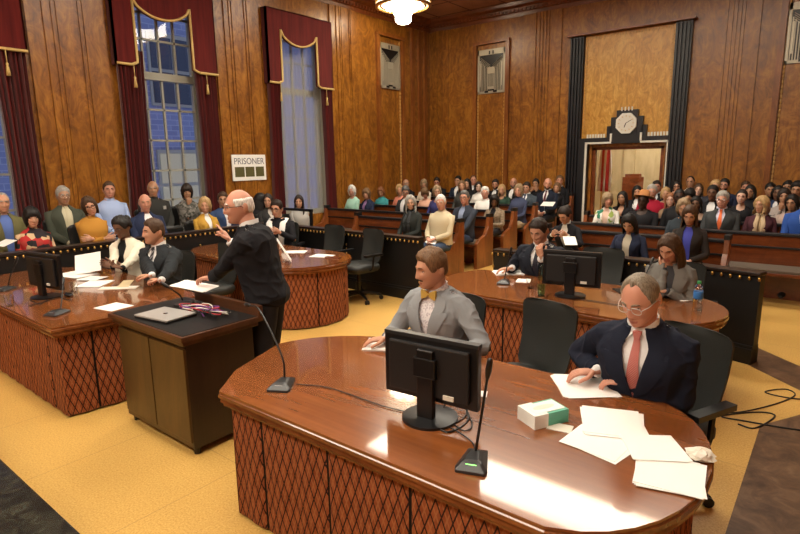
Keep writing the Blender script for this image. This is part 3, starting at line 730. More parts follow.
def office_chair(label, loc, rz, kind='task', group=None, arms=True, seat=.46):
    """faces local +y"""
    t = thing('office_chair' if kind == 'task' else 'jury_chair', label, 'chair', loc, rz, group)
    up_m = 'chair_fabric' if kind == 'task' else 'black_leather'
    mb = rounded_panel(.38, .43, .46, .045 if kind == 'task' else .11, .05)
    Mx = Matrix.Translation((0, -.24, seat+.03)) @ Matrix.Rotation(R(10), 4, 'X'); mb.v = [tuple(Mx @ V(v)) for v in mb.v]; obj('backrest', mb, up_m, t, smooth=True, auto=60)
    mb = MB(); rs = []
    for z, s in ((seat-.05, .90), (seat-.02, 1), (seat+.02, 1), (seat+.045, .92)):
        rs.append([V((.25*s*abs(math.cos(a))**.5*(1 if math.cos(a) > 0 else -1), .01+.25*s*abs(math.sin(a))**.5*(1 if math.sin(a) > 0 else -1), z)) for a in [2*PI*j/28 for j in range(28)]])
    mb.rings(rs); obj('seat', mb, up_m, t, smooth=True, auto=50)
    if arms:
        for s in (-1, 1):
            mb = MB(); mb.tube(curve_pts([(s*.24, 0, seat-.02), (s*.30, 0, seat+.02), (s*.30, -.02, seat+.17)], 4), .016, 6); mb.box((s*.30-.03, -.16, seat+.17), (s*.30+.03, .13, seat+.20)); obj('armrest', mb, 'black_plastic', t, bevel=0)
    mb = MB(); mb.tube([(0, -.15, seat-.06), (0, -.29, seat-.02), (0, -.325, seat+.06), (0, -.35, seat+.22)], (.025), 6); mb.tube([(0, 0, .10), (0, 0, seat-.05)], .028, 10); mb.tube([(0, 0, .09), (0, 0, .26)], .04, 10); obj('column', mb, 'black_plastic', t)
    for i in range(5):
        a = 2*PI*i/5+.3; c, s_ = math.cos(a), math.sin(a); mb = MB(); mb.tube([(0, 0, .115), (.14*c, .14*s_, .10), (.29*c, .29*s_, .07)], [(.03, .02), (.024, .016), (.018, .012)], 8); l = obj('base_leg', mb, 'black_plastic', t)
        mb = MB(); 
        for q in (-1, 1): p = V((.30*c, .30*s_, .03)); d = V((-s_, c, 0))*.016*q; mb.tube([p+d-V((-s_, c, 0))*.008, p+d+V((-s_, c, 0))*.008], .029, 10)
        mb.tube([(.30*c, .30*s_, .03), (.29*c, .29*s_, .075)], .01, 6); obj('caster', mb, 'black_plastic', l)
    return t
office_chair('empty dark grey office chair between the grey-suited and navy-suited men', (-1.47, 3.02, 0), R(166), arms=False)
office_chair('grey office chair partly hidden behind the standing speaker', (-5.5, 3.42, 0), R(178), arms=False)
office_chair('grey office chair left of the armed one behind the second-row left table', (-5.78, 5.42, 0), R(178), arms=False)
office_chair('grey office chair with armrest standing right behind the second-row left table', (-5.0, 5.36, 0), R(172))
office_chair('empty grey office chair between the thinking man and the long-haired woman', (-1.86, 5.40, 0), R(180))

# ------------------------------------------------------------------ things on the tables
def at(px, py, z):
    r = Mr0 @ V(((px-400)/553, -(py-267)/553, -1)); k = (z-1.85)/r.z; return V((r.x*k, r.y*k, z))
_u = -V((45, -2883, -553)).normalized(); _y = V((448, 113, -553)); _y = (_y-_u*_y.dot(_u)).normalized(); Mr0 = Matrix((_y.cross(_u), _y, _u))
def monitor(label, loc, rz, W=.47, H=.30):
    """screen faces local +y; we see the back (local -y)"""
    t = thing('monitor', label, 'monitor', loc, rz)
    mb = MB(); mb.lathe([(0, 0), (.125, 0), (.125, .012), (.05, .022), (0, .024)], 28); b = obj('stand_base', mb, 'black_plastic', t, smooth=True, auto=40)
    mb = MB(); mb.box((-.04, -.05, .015), (.04, -.015, .33)); obj('stand_column', mb, 'black_plastic', t, bevel=.006)
    z0 = .085; mb = MB(); mb.box((-W/2, -.005, z0), (W/2, .03, z0+H)); obj('casing', mb, 'black_plastic', t, bevel=.006)
    mb = MB(); mb.box((-W/2+.035, -.028, z0+.03), (W/2-.035, -.004, z0+H-.03)); obj('back_bulge', mb, 'dark_plastic_satin', t, bevel=.008)
    mb = MB()
    for a, b_ in (((-W/2, z0+H-.012), (W/2, z0+H+.004)),): mb.box((a[0], -.006, a[1]), (b_[0], .031, b_[1]))
    obj('top_bezel', mb, 'monitor_bezel', t)
    mb = MB(); mb.box((-W/2+.015, .030, z0+.018), (W/2-.015, .032, z0+H-.018)); obj('screen', mb, 'screen_black', t)
    mb = MB(); mb.box((W*.18, -.035, z0+.035), (W*.18+.05, -.028, z0+.055)); obj('sticker', mb, 'paper_off', t)
    mb = MB(); mb.box((-.055, -.055, z0+H*.42), (.055, -.028, z0+H*.72)); obj('mount', mb, 'black_plastic', t, bevel=.004)
    return t
monitor('black monitor seen from behind on the foreground table', (*at(430, 418, TZ)[:2], TZ), R(5), .47, .29)
monitor('black monitor seen from behind on the second-row right table', (*at(570, 296, TZ)[:2], TZ), R(9), .47, .29)
monitor('black monitor turned side-on on the left table', (*at(47, 297, TZ)[:2], TZ), R(8), .50, .30)
def gooseneck(label, loc, rz, tip, mids=(), name='microphone'):
    t = thing('gooseneck_microphone', label, 'microphone', loc, rz)
    mb = MB(); rs = []
    for z, s in ((0, 1), (.012, 1), (.03, .62), (.036, .4)): rs.append([V((.055*s*x, .085*s*y-.01*(1-s), z)) for x, y in ((-1, -1), (1, -1), (1.1, -.7), (.7, 1), (-.7, 1), (-1.1, -.7))])
    mb.rings(rs); obj('base', mb, 'monitor_bezel', t, bevel=.003)
    Mi = Matrix.Rotation(-rz, 4, 'Z') @ Matrix.Translation(-V(loc)); tp = Mi @ V(tip); ms = [Mi @ V(q) for q in mids]
    pts = curve_pts([V((0, .03, .03))] + ms + [tp], 8)
    mb = MB(); mb.tube(pts, .0055, 6); obj('gooseneck', mb, 'black_plastic', t, smooth=True)
    d = (pts[-1]-pts[-2]).normalized(); mb = MB(); mb.tube([pts[-1]-d*.01, pts[-1]+d*.02, pts[-1]+d*.055], [.009, .013, .011], 10, round_ends=True); obj('capsule', mb, 'black_plastic', t, smooth=True)
    mb = MB(); mb.box((-.02, -.062, .0225), (.02, -.05, .028)); obj('button', mb, 'led_green' if 'foreground' in label else 'silver_metal', t)
    mb = MB(); mb.box((-.03, -.045, .024), (.03, -.036, .030)); obj('label_strip', mb, 'paper_off', t)
    return t
p = at(474, 463, TZ); gooseneck('gooseneck microphone in the foreground beside the monitor', p, R(20), p+V((.02, .06, .34)), [p+V((.005, .04, .17))])
p = at(283, 386, TZ); q = V((-2.60, 1.86, .95)); gooseneck('gooseneck microphone at the left end of the front table, bent to the lectern', p, R(30), q+V((.0, .0, .10)), [p+V((-.06, .05, .14)), p.lerp(q, .6)+V((.0, .0, .20))])
p = at(58, 314, TZ); gooseneck('gooseneck microphone at the near edge of the left table', p, R(25), p+V((-.16, .12, .20)), [p+V((-.06, .06, .09))])
p = at(6, 290, TZ); gooseneck('gooseneck microphone at the far left of the left table', p, R(30), p+V((.02, .10, .24)), [p+V((0, .05, .12))])
p = at(504, 283, TZ); gooseneck('gooseneck microphone before the thinking man', p, R(20), p+V((.03, .05, .27)), [p+V((.01, .03, .14))])
p = at(640, 297, TZ); gooseneck('gooseneck microphone before the long-haired woman', p, R(20), p+V((.03, .14, .26)), [p+V((.01, .04, .14))])
p = V((-3.72, 2.12, .825)); gooseneck('short gooseneck microphone on the lectern under the papers', p, R(120), p+V((-.10, -.08, .14)), [p+V((-.04, -.03, .08))])
def paper(label, loc, rz, w=.216, d=.28, th=.002, group=None, m='paper', tilt=(0, 0), seed=0, name='paper_sheet', layers=1, cat='paper', curl=0):
    rnd = random.Random(seed); mb = MB()
    for k in range(layers):
        a = rnd.uniform(-.12, .12) if k else 0; dx, dy = (rnd.uniform(-.012, .012), rnd.uniform(-.012, .012)) if k else (0, 0); ca, sa = math.cos(a), math.sin(a)
        z0 = k*th/layers; z1 = (k+1)*th/layers; nx = 6; g = []
        for zz in (z1, z0):
            for i in range(nx+1):
                for j in (0, 1):
                    x = -w/2+w*i/nx; y = -d/2+d*j; g.append(V((x*ca-y*sa+dx, x*sa+y*ca+dy, zz+curl*(2*i/nx-1)**2*.5+curl*.3*j)))
        o = (nx+1)*2; fs = []
        for i in range(nx): fs += [(2*i, 2*i+2, 2*i+3, 2*i+1), (o+2*i, o+2*i+1, o+2*i+3, o+2*i+2), (2*i, o+2*i, o+2*i+2, 2*i+2), (2*i+1, 2*i+3, o+2*i+3, o+2*i+1)]
        fs += [(0, 1, o+1, o), (2*nx, o+2*nx, o+2*nx+1, 2*nx+1)]; mb.add(g, fs)
    o = obj(name, mb, m, None, loc, rot=(R(tilt[0]), R(tilt[1]), rz)); tag(o, label, cat, group); return o
def pz(px, py, k=0): p = at(px, py, TZ); return (p.x, p.y, TZ+.001+k)
paper('papers lying under the hands of the man in the navy suit', pz(583, 386), R(38), .26, .28, .004, layers=4, seed=1)
paper('wide stack of papers in the middle of the front table right side', pz(612, 424), R(22), .24, .26, .010, layers=6, seed=2, name='paper_stack')
paper('paper sheets sticking out toward the table edge beside the wide stack', pz(600, 443, .0), R(-8), .23, .20, .004, layers=3, seed=8)
paper('white papers nearest the right front edge of the front table', pz(668, 474), R(14), .22, .24, .008, layers=4, seed=3, name='paper_stack')
paper('sheets of paper between the wide stack and the table edge papers', pz(655, 450, .009), R(35), .2, .2, .004, layers=3, seed=4)
paper('open notebook pages under the hand of the man in the grey suit', pz(377, 345), R(30), .15, .21, .008, layers=2, seed=5, name='notebook', cat='notebook')
paper('small white slip behind the foreground monitor', pz(482, 394), R(25), .05, .07, .001)
paper('papers before the thinking man', pz(508, 273), R(-50), .22, .28, .006, layers=3, seed=6)
paper('small paper beside the thinking man\'s sheets', pz(524, 281), R(20), .12, .16, .003, layers=2, seed=7)
paper('papers before the long-haired woman in grey', pz(677, 296), R(62), .22, .30, .004, layers=3, seed=9)
paper('single sheet at the near right corner of the left table', pz(114, 307), R(10), .23, .20, .002)
paper('white sheets behind the near microphone on the left table', pz(95, 284), R(40), .24, .30, .004, layers=2, seed=10, m='paper')
paper('white paper lying between the woman and the man at the left table', pz(93, 279, .006), R(25), .22, .20, .002)
paper('kraft-coloured folder open before the young man in black', pz(119, 288), R(-45), .12, .34, .003, m='paper_off', seed=11)
paper('tan folder beside the hands of the young man in black', pz(126, 284, .002), R(55), .10, .32, .003, m='paper_kraft', seed=12)
paper('stack of papers before the woman in the cream blazer', pz(76, 275), R(15), .40, .26, .008, layers=5, seed=13, name='paper_stack')
paper('papers at the right end of the table behind the speaker', pz(322, 256), R(20), .26, .20, .003, layers=2, seed=14)
paper('papers at the left of the table behind the speaker', pz(296, 252), R(35), .26, .20, .003, layers=2, seed=15)
paper('red-brown folder on the table behind the speaker', pz(333, 258, .0), R(10), .2, .06, .012, m='pew_wood', name='folder', cat='folder')
# tissue box
p = at(543, 420, TZ); t = thing('tissue_box', 'green and white tissue box on the front table', 'tissue box', (p.x, p.y, TZ), R(62))
mb = MB(); mb.box((-.09, -.06, 0), (.09, .06, .06)); obj('carton', mb, 'carton_green', t, bevel=.002)
mb = MB(); mb.box((-.0915, -.0615, .0), (-.02, .0615, .0615)); mb.box((-.07, -.045, .059), (.08, .045, .0625)); obj('white_print', mb, 'carton_white', t)
mb = MB(); mb.prism([(.055*math.cos(a), .018*math.sin(a)) for a in [2*PI*i/20 for i in range(20)]], .0625, .0635); obj('opening', mb, 'paper_off', t)
paper('small folded card leaning by the tissue box', pz(560, 428), R(10), .10, .07, .003, m='paper_off', name='card', cat='card')
# crumpled tissue on table edge
mb = MB(); rr = random.Random(5); rs = []
for i in range(9):
    a = -PI/2+PI*i/8; rs.append([V(((.045*math.cos(a)+.004)*math.cos(2*PI*j/14)*(1+rr.uniform(-.25, .25)), (.035*math.cos(a)+.004)*math.sin(2*PI*j/14)*(1+rr.uniform(-.25, .25)), .022+.022*math.sin(a)*(1+rr.uniform(-.2, .2)))) for j in range(14)])
mb.rings(rs); p = at(706, 462, TZ); tag(obj('crumpled_tissue', mb, 'paper_off', None, (p.x-.02, p.y, TZ+.003)), 'crumpled white tissue at the right edge of the front table', 'tissue')
# water bottle, green tumbler, glasses
def bottle(label, loc, s=1):
    t = thing('water_bottle', label, 'bottle', loc)
    mb = MB(); mb.lathe([(0, 0), (.030, 0), (.033, .01), (.031, .03), (.033, .05), (.031, .07), (.033, .09), (.033, .145), (.026, .175), (.013, .195), (.013, .205), (0, .205)], 20); obj('body', mb, 'clear_plastic', t, smooth=True)
    mb = MB(); mb.lathe([(.0335, .09), (.0345, .092), (.0345, .143), (.0335, .145)], 20); obj('label_band', mb, 'bottle_blue', t, smooth=True)
    mb = MB(); mb.lathe([(0, .203), (.0155, .203), (.0155, .222), (0, .223)], 14); obj('cap', mb, 'bottle_cap_green', t, smooth=True, auto=40)
p = at(697, 310, TZ); bottle('clear water bottle with blue band and green cap at the table end', (p.x, p.y, TZ))
p = at(541, 296, TZ); t = thing('tumbler', 'green tinted drinking glass beside the second-row monitor', 'glass', (p.x, p.y, TZ))
mb = MB(); mb.lathe([(0, 0), (.028, 0), (.036, .10), (.033, .10), (.026, .008), (0, .008)], 20); obj('cup', mb, 'green_glass', t, smooth=True, auto=50)
p = at(541, 280, TZ); t = thing('green_bottle', 'slim green bottle by the elbow of the thinking man', 'bottle', (p.x, p.y, TZ))
mb = MB(); mb.lathe([(0, 0), (.028, 0), (.028, .12), (.012, .16), (.012, .19), (0, .19)], 16); obj('body', mb, 'green_glass', t, smooth=True, auto=50); mb = MB(); mb.lathe([(0, .188), (.014, .188), (.014, .205), (0, .205)], 12); obj('cap', mb, 'pad_blue', t)
for i, (px, py, lab) in enumerate(((10, 306, 'clear drinking glass at the far left of the left table'), (74, 292, 'clear drinking glass just right of the left monitor'), (530, 288, 'clear drinking glass beside the green tumbler'))):
    p = at(px, py, TZ); t = thing('drinking_glass', lab, 'glass', (p.x, p.y, TZ)); mb = MB(); mb.lathe([(0, 0), (.028, 0), (.035, .09), (.032, .09), (.025, .008), (0, .008)], 18); obj('cup', mb, 'clear_plastic', t, smooth=True, auto=50)
# phone / black things
p = at(75, 297, TZ); mb = MB(); mb.ell((0, 0, .015), (.05, .035, .016), 14, 8); tag(obj('computer_mouse', mb, 'black_plastic', None, (p.x-.08, p.y-.02, TZ)), 'black mouse at the foot of the left monitor', 'mouse')
mb = MB(); mb.box((-.04, -.075, 0), (.04, .075, .009)); p = at(590, 300, TZ); tag(obj('mobile_phone', mb, 'black_plastic', None, (p.x+.10, p.y+.45, TZ), R(40), bevel=.003), 'black mobile phone behind the second-row monitor', 'phone')
# laptop
t = thing('laptop', 'closed silver laptop on the lectern', 'laptop', (-3.55, 1.86, .8245), R(8))
mb = MB(); mb.box((-.17, -.12, 0), (.17, .12, .012)); obj('base', mb, 'dark_plastic_satin', t, bevel=.003); mb = MB(); mb.box((-.17, -.12, .012), (.17, .12, .024)); obj('lid', mb, 'silver_metal', t, bevel=.004)
mb = MB(); mb.ell((0, 0, .0245), (.016, .016, .001), 14, 4); obj('lid_emblem', mb, 'chrome', t, label='small bright emblem on the laptop lid')
# cables
def cable(label, pts, r=.004, m='cable_black', name='cable'):
    mb = MB(); P = curve_pts(pts, 6); c = P[0].copy(); mb.tube([q-c for q in P], r, 6); return tag(obj(name, mb, m, None, c, smooth=True), label, 'cable')
rr = random.Random(3)
for i, (m, lab) in enumerate((('cable_black', 'tangled black cable behind the laptop on the lectern'), ('cable_red', 'dark red cable in the tangle on the lectern'), ('cable_purple', 'violet cable in the tangle on the lectern'), ('paper_off', 'pale cable in the tangle on the lectern'), ('cable_black', 'looped black cable near the right edge of the lectern'))):
    pts = []
    for k in range(9): pts.append((-3.42+.16*math.cos(k*1.9+i)+.03*k-.1, 2.06+.07*math.sin(k*1.7+i*2), .832+.045*abs(math.sin(k*1.3+i))))
    cable(lab, pts, .004, m)
def tp(px, py, z=TZ+.005): return at(px, py, z)
cable('thin cable running from the left microphone to the foreground monitor', [tp(296, 384), tp(330, 388), tp(380, 405), tp(410, 413), tp(445, 425), tp(470, 440), tp(476, 452)], .003)
cable('black cable coiled at the foot of the foreground monitor', [tp(408, 425), tp(425, 420), tp(450, 424), tp(466, 415), tp(462, 402, TZ+.03), tp(450, 398, TZ+.05), tp(444, 412), tp(462, 430), tp(472, 425), tp(466, 408)], .003)
cable('power cable hanging in a loop below the foreground screen', [tp(452, 396, TZ+.12), tp(462, 400, TZ+.05), tp(468, 420), tp(448, 432), tp(430, 422)], .004)
cable('cable trailing right from the second-row monitor', [tp(575, 298), tp(600, 302), tp(630, 306), tp(650, 303)], .003)
cable('cable curling at the foot of the left monitor', [tp(30, 300), tp(40, 304), tp(55, 296), tp(70, 300), tp(66, 292), tp(50, 300), tp(28, 306)], .003)
fl = lambda px, py: at(px, py, .006)
cable('long black cable looping over the floor at the right', [fl(738, 424), fl(755, 428), fl(775, 416), fl(758, 412), fl(722, 416), fl(745, 421), fl(800, 430), fl(840, 432)], .006)
cable('thin black cable curving up the floor at the right edge', [fl(715, 412), fl(740, 412), fl(775, 404), fl(795, 395), fl(785, 389), fl(765, 392), fl(790, 398), fl(820, 400)], .005)
# ------------------------------------------------------------------ people
SK = {'light': (.52, .27, .17), 'pink': (.55, .265, .18), 'tan': (.40, .21, .12), 'brown': (.16, .075, .04), 'dark': (.06, .028, .017), 'pale': (.64, .40, .30)}
def skin(k):
    n = 'skin_' + k
    if n not in MC: mat(n, SK[k], .5, spec=.4, bump=(70, .05)); MC[n].node_tree.nodes['Principled BSDF'].inputs['Subsurface Weight'].default_value = .08
    return n
def lips(k):
    c = SK[k]; return mat('lips_' + k, (c[0]*.72, c[1]*.48, c[2]*.50), .45).name
HC = {'black': (.010, .008, .007), 'dark': (.022, .013, .009), 'brown': (.060, .030, .014), 'midbrown': (.16, .088, .042), 'greybrown': (.20, .165, .12), 'blond': (.42, .27, .12), 'ash': (.27, .19, .11), 'grey': (.30, .28, .25), 'white': (.68, .66, .62), 'darkgrey': (.10, .095, .09), 'auburn': (.22, .085, .035)}
def hairm(k): 
    n = 'hair_' + k
    if n not in MC:
        t = NT(n, .55, .35); a = t.noise(t.map((70, 70, 9)), 3, 3); c = HC[k]
        t.col(t.ramp(a, [(.3, tuple(q*.55 for q in c)), (.7, tuple(min(1, q*1.45) for q in c))])); t.bump(a, .35, .004)
    return n
def cloth(c, rough=.85):
    if isinstance(c, str): return c
    n = 'cloth_%d_%d_%d' % tuple(int(q*1000) for q in c)
    if n not in MC: mat(n, c, rough, spec=.2, bump=(180, .12))
    return n
mat('eye_white', (.62, .58, .54), .25); mat('iris_dark', (.03, .018, .010), .15)

def g(x, s): return math.exp(-(x/s)**2)
def head_pt(d, fem=False, off=0):
    """unit direction -> point on the head surface (metres, head centre origin, +y face)"""
    x, y, z = d
    a, b, c = (.073, .096, .117) if fem else (.077, .099, .121)
    p = V((a*x, b*y, c*z)); F = sstep(.0, .55, y)
    if z < 0:
        k = (-z)**1.7; p.x *= 1 - (.34 if fem else .25)*k
        if y < 0: p.y *= 1 - .50*sstep(.15, .9, -z)
        if y > -.2: p.y += (.030)*sstep(.35, .85, -z)*sstep(-.2, .4, y)*(1 - .3*sstep(.9, 1, -z))
    else:
        p.x *= 1 + .03*math.sin(z*PI)
        if y > 0: p.y *= 1 - .05*z
    X, Z = p.x, p.z
    # nose
    nz = 0
    if Z < .026 and Z > -.050:
        t = (.026 - Z)/.058; nz = (.004 + .021*min(1, t)**1.25) * (1 - sstep(.94, 1.25, t))
    w = .0085 + .0075*sstep(.0, -.03, Z)
    p.y += F*nz*g(X, w)
    p.y += F*(.0045*g(Z-.030, .012)*g(abs(X)-.022, .022))                       # brow
    p.y -= F*.0150*g(Z-.009, .012)*g(abs(X)-.031, .016)                        # sockets
    p.y += F*.005*g(Z+.028, .018)*g(abs(X)-.042, .016)                        # cheeks
    p.y += F*(.0055*g(Z+.059, .006) + .006*g(Z+.071, .007))*g(X, .021) - F*.0035*g(Z+.0648, .0028)*g(X, .024)
    p.y += F*.008*g(Z+.098, .014)*g(X, .018) - F*.003*g(Z+.083, .007)*g(X, .025)
    if off: p += V(d)*off
    return p
def sph(nu, nv):
    """directions grid; azimuth measured from the face (+y), denser at the face"""
    for i in range(nv+1):
        el = -PI/2 + PI*i/nv
        for j in range(nu):
            u = j/nu; az = 2*PI*u; az = az - .45*math.sin(az) if nu > 30 else az - .35*math.sin(az)
            yield el, az, V((math.cos(el)*math.sin(az), math.cos(el)*math.cos(az), math.sin(el)))
def grid_faces(nu, nv): return [(i*nu+j, i*nu+(j+1) % nu, (i+1)*nu+(j+1) % nu, (i+1)*nu+j) for i in range(nv) for j in range(nu)]
def hairline(az, style):
    a = abs((az+PI) % (2*PI) - PI); a = math.degrees(a)
    tabs = {'short': [(0, .60), (25, .56), (45, .50), (58, .22), (68, -.08), (80, -.12), (92, .06), (108, -.05), (125, -.42), (180, -.55)],
            'receding': [(0, .80), (25, .86), (45, .80), (60, .42), (70, .02), (80, -.08), (92, .06), (108, -.05), (125, -.42), (180, -.55)],
            'long': [(0, .62), (20, .55), (40, .38), (55, -.1), (70, -.55), (90, -.75), (180, -.85)],
            'bangs': [(0, .30), (30, .28), (42, .05), (55, -.35), (70, -.65), (180, -.8)]}
    T = tabs[style]
    for (p, q), (r, s) in zip(T[:-1], T[1:]):
        if a <= r: return lerp(q, s, (a-p)/(r-p))
    return T[-1][1]
def build_hair(mb, style, fem, hi, M, rnd, length=.30, vol=1.0):
    nu, nv = (56, 36) if hi else (26, 16)
    base = {'short': 'short', 'thin': 'receding', 'fringe': 'receding', 'long': 'long', 'bob': 'long', 'bangs': 'bangs', 'bun': 'short', 'curly': 'long', 'buzz': 'short'}[style]
    T = {'short': .016, 'thin': .008, 'fringe': .007, 'long': .018, 'bob': .026, 'bangs': .024, 'bun': .012, 'curly': .034, 'buzz': .005}[style]*vol
    seed = V((rnd.uniform(0, 50), rnd.uniform(0, 50), 0)); vs = []
    for el, az, d in sph(nu, nv):
        h = hairline(az, base); m = sstep(-.03, .13, d.z-h)
        if style == 'fringe': m *= 1 - sstep(.42, .60, d.z) ; 
        n = noise.noise(d*(3.2 if style != 'curly' else 7)+seed)*.35 + noise.noise(V((d.x*13, d.y*13, d.z*5))+seed)*.34
        top = (.28 + .95*sstep(-.05, .75, d.z)) if style in ('short', 'thin', 'buzz', 'fringe') else (1 + .3*sstep(.3, 1, d.z)*(style in ('bob', 'bangs')))
        t = -.006 + m*(T*top*(1+n) + .006)
        vs.append(M @ head_pt(d, fem, t))
    mb.add(vs, grid_faces(nu, nv))
    if style in ('long', 'bob', 'bangs', 'curly'):
        L = {'long': length, 'bob': .11, 'bangs': .10, 'curly': .13}[style]; r0 = {'long': 48, 'bob': 58, 'bangs': 60, 'curly': 60}[style]
        n = 34 if hi else 18; rows = []; K = 12 if hi else 7
        for k in range(K+1):
            t = k/K; z = .035 - t*(L+.035); outer = []; inner = []
            for j in range(n+1):
                q = j/n; a = R(r0 + (360-2*r0)*q); s = math.sin(a); c = math.cos(a)
                wid = (.088 + .012*math.sin(t*PI)*(1.6 if style != 'long' else .6) + (.012*t if style == 'long' else -.012*t))*(.92 if fem else 1)
                dep = .108 - .02*t if style != 'long' else .112 - .012*t
                wave = 1 + .05*noise.noise(V((s*5, c*5, z*9))+seed) + .035*math.sin(a*13+z*22)
                edge = sstep(0, .12, min(q, 1-q)); fy = .0
                if style == 'long': fy = .045*(1-abs(q-.5)*2 < .55)*sstep(.35, .9, t)
                outer.append(M @ V((s*wid*wave, c*dep*wave - .012 + fy, z - .012*math.sin(a*7+seed.x))))
                inner.append(M @ V((s*wid*wave*(.80 + .19*(1-edge)), c*dep*wave*.80 - .012 + fy, z)))
            sc = 1
            if k in (0, K): mid = [(a_+b_)/2 for a_, b_ in zip(outer, inner)]; outer = [a_.lerp(m_, .55) for a_, m_ in zip(outer, mid)]; inner = [a_.lerp(m_, .55) for a_, m_ in zip(inner, mid)]
            rows.append(outer + inner[::-1])
        mb.rings(rows)
    if style == 'bun': mb.ell((0, -.105, .05), (.042, .038, .042), 12, 8, 0, M)
def build_brows(mb, fem, M, hi):
    for s in (-1, 1):
        pts = [M @ (head_pt(V((s*math.sin(R(a)), math.cos(R(a)), z)).normalized(), fem) + V((0, .0005, 0))) for a, z in ((9, .25), (18, .285), (27, .28), (36, .235))]
        mb.tube(pts, [(1 if hi else 1.5)*q for q in ([.0022, .0038, .0034, .0018] if fem else [.0035, .0052, .0048, .0025])], 5, 0)
        ex, ez = s*.031, .008; ey = head_pt(V((ex/.077, .88, ez/.121)).normalized(), fem).y - .0075
        mb.tube([M @ V((ex+.0145*math.sin(R(q)), ey+.0145*math.cos(R(q))*.93, ez+.0055*math.cos(R(q))-.0005)) for q in (-75, -40, 0, 40, 75)], .0019 if hi else .0038, 4, 0)
def build_head(mb, fem, hi, M, down=0, age=0):
    """materials: 0 skin, 1 lips, 2 eye white, 3 iris"""
    nu, nv = (72, 54) if hi else (32, 24)
    ds = list(sph(nu, nv)); vs = [M @ head_pt(d, fem) for _, _, d in ds]; o = len(mb.v); fs = grid_faces(nu, nv); mb.add(vs, fs, 0)
    nf = len(mb.f) - len(fs)
    for k, fc in enumerate(fs):
        d = sum((ds[i][2] for i in fc), V((0, 0, 0)))/4; p = head_pt(d.normalized(), fem)
        if p.y > .07 and abs(p.x) < (.024 if fem or not hi else .021) and -(.076 if fem or not hi else .072) < p.z < -(.055 if fem or not hi else .058): mb.m[nf+k] = 1
    for s in (-1, 1):
        ex, ez = s*.031, .008; ey = head_pt(V((ex/.077, .88, ez/.121)).normalized(), fem).y - .0075
        rs = 12 if hi else 8; r = .0125
        base = Matrix.Translation((ex, ey, ez))
        for i in range(rs):                      # eyeball cap as rings about the gaze axis
            pass
        ring = []; gaze = Matrix.Rotation(R(-down), 4, 'X')
        cap = MB(); rr = []
        for i, th in enumerate((0, 14, 24, 45, 70, 95)):
            rr.append([M @ base @ gaze @ V((r*math.sin(R(th))*math.cos(2*PI*j/rs), r*math.cos(R(th)), r*math.sin(R(th))*math.sin(2*PI*j/rs))) for j in range(rs)])
        for i in range(5):
            mb.rings([rr[i], rr[i+1]], 3 if i < 2 else 2, caps=(0, 0))
        mb.add(rr[0], [tuple(range(rs))], 3)
        # eyelids: skin shells above and below
        for up_, amt in ((1, 62 + down*1.2), (-1, 58)):
            lid = []
            for i in range(5):
                th = R(lerp(90, 90-amt, i/4)) ; row = []
                for j in range(9):
                    ph = R(lerp(-80, 80, j/8)); el = th if up_ > 0 else -th
                    row.append(M @ base @ V(((r+.0016)*math.sin(ph)*1.12, (r+.0016)*math.cos(ph)*math.cos(el)*1.0, (r+.0016)*math.sin(el)*(.35+.65*math.cos(ph)))))
                lid.append(row)
            mb.rings(lid, 0, closed=False)
        mb.ell((s*(.072 if fem else .078), -.012, -.002), (.011, .020, .033), 10, 8, 0, M @ Matrix.Translation((0, 0, 0)) @ Matrix.Rotation(R(-s*14), 4, 'Z'))
def glasses(M, fem, m='black_plastic', r=.0018, W=.024, H=.017):
    mb = MB(); y = .102
    for s in (-1, 1):
        pts = [V((s*.033+W*math.copysign(abs(math.cos(a))**.7, math.cos(a)), y-.004*abs(math.cos(a)), .006+H*math.copysign(abs(math.sin(a))**.7, math.sin(a)))) for a in [2*PI*i/20 for i in range(21)]]
        mb.tube([M @ p for p in pts], r, 5)
        mb.tube([M @ V(p) for p in ((s*.057, y-.004, .012), (s*.074, .06, .012), (s*.082, -.005, .010), (s*.082, -.022, -.006))], r, 5)
    mb.tube([M @ V(p) for p in ((-.010, y, .010), (0, y+.004, .013), (.010, y, .010))], r, 5); return mb
# torso profile: h, half width, half depth, forward offset
TM = [(-.06, .135, .105, 0), (.0, .170, .125, 0), (.10, .168, .122, .005), (.25, .155, .115, .008), (.42, .160, .118, .010), (.60, .178, .128, .010), (.72, .188, .128, .004), (.79, .186, .118, -.004), (.85, .168, .102, -.010), (.90, .138, .088, -.014), (.94, .108, .078, -.014), (.985, .074, .068, -.008), (1.03, .062, .062, 0)]
TF = [(-.06, .135, .105, 0), (.0, .175, .125, 0), (.10, .165, .118, .004), (.25, .135, .100, .008), (.40, .130, .098, .012), (.56, .145, .118, .022), (.68, .155, .125, .024), (.76, .162, .110, .008), (.82, .154, .094, -.006), (.87, .134, .082, -.010), (.92, .104, .070, -.012), (.96, .076, .062, -.010), (.99, .058, .056, -.006), (1.03, .050, .052, 0)]
def tor(h, fem, girth=1):
    T = TF if fem else TM
    h = clamp(h, T[0][0], T[-1][0])
    for i in range(len(T)-1):
        if h <= T[i+1][0]:
            t = (h-T[i][0])/(T[i+1][0]-T[i][0]); a, b = T[i], T[i+1]
            w, d, o = (lerp(a[k], b[k], t) for k in (1, 2, 3)); gg = lerp(girth, 1, sstep(.7, 1, h)); return w*lerp(gg, 1, .5), d*gg, o
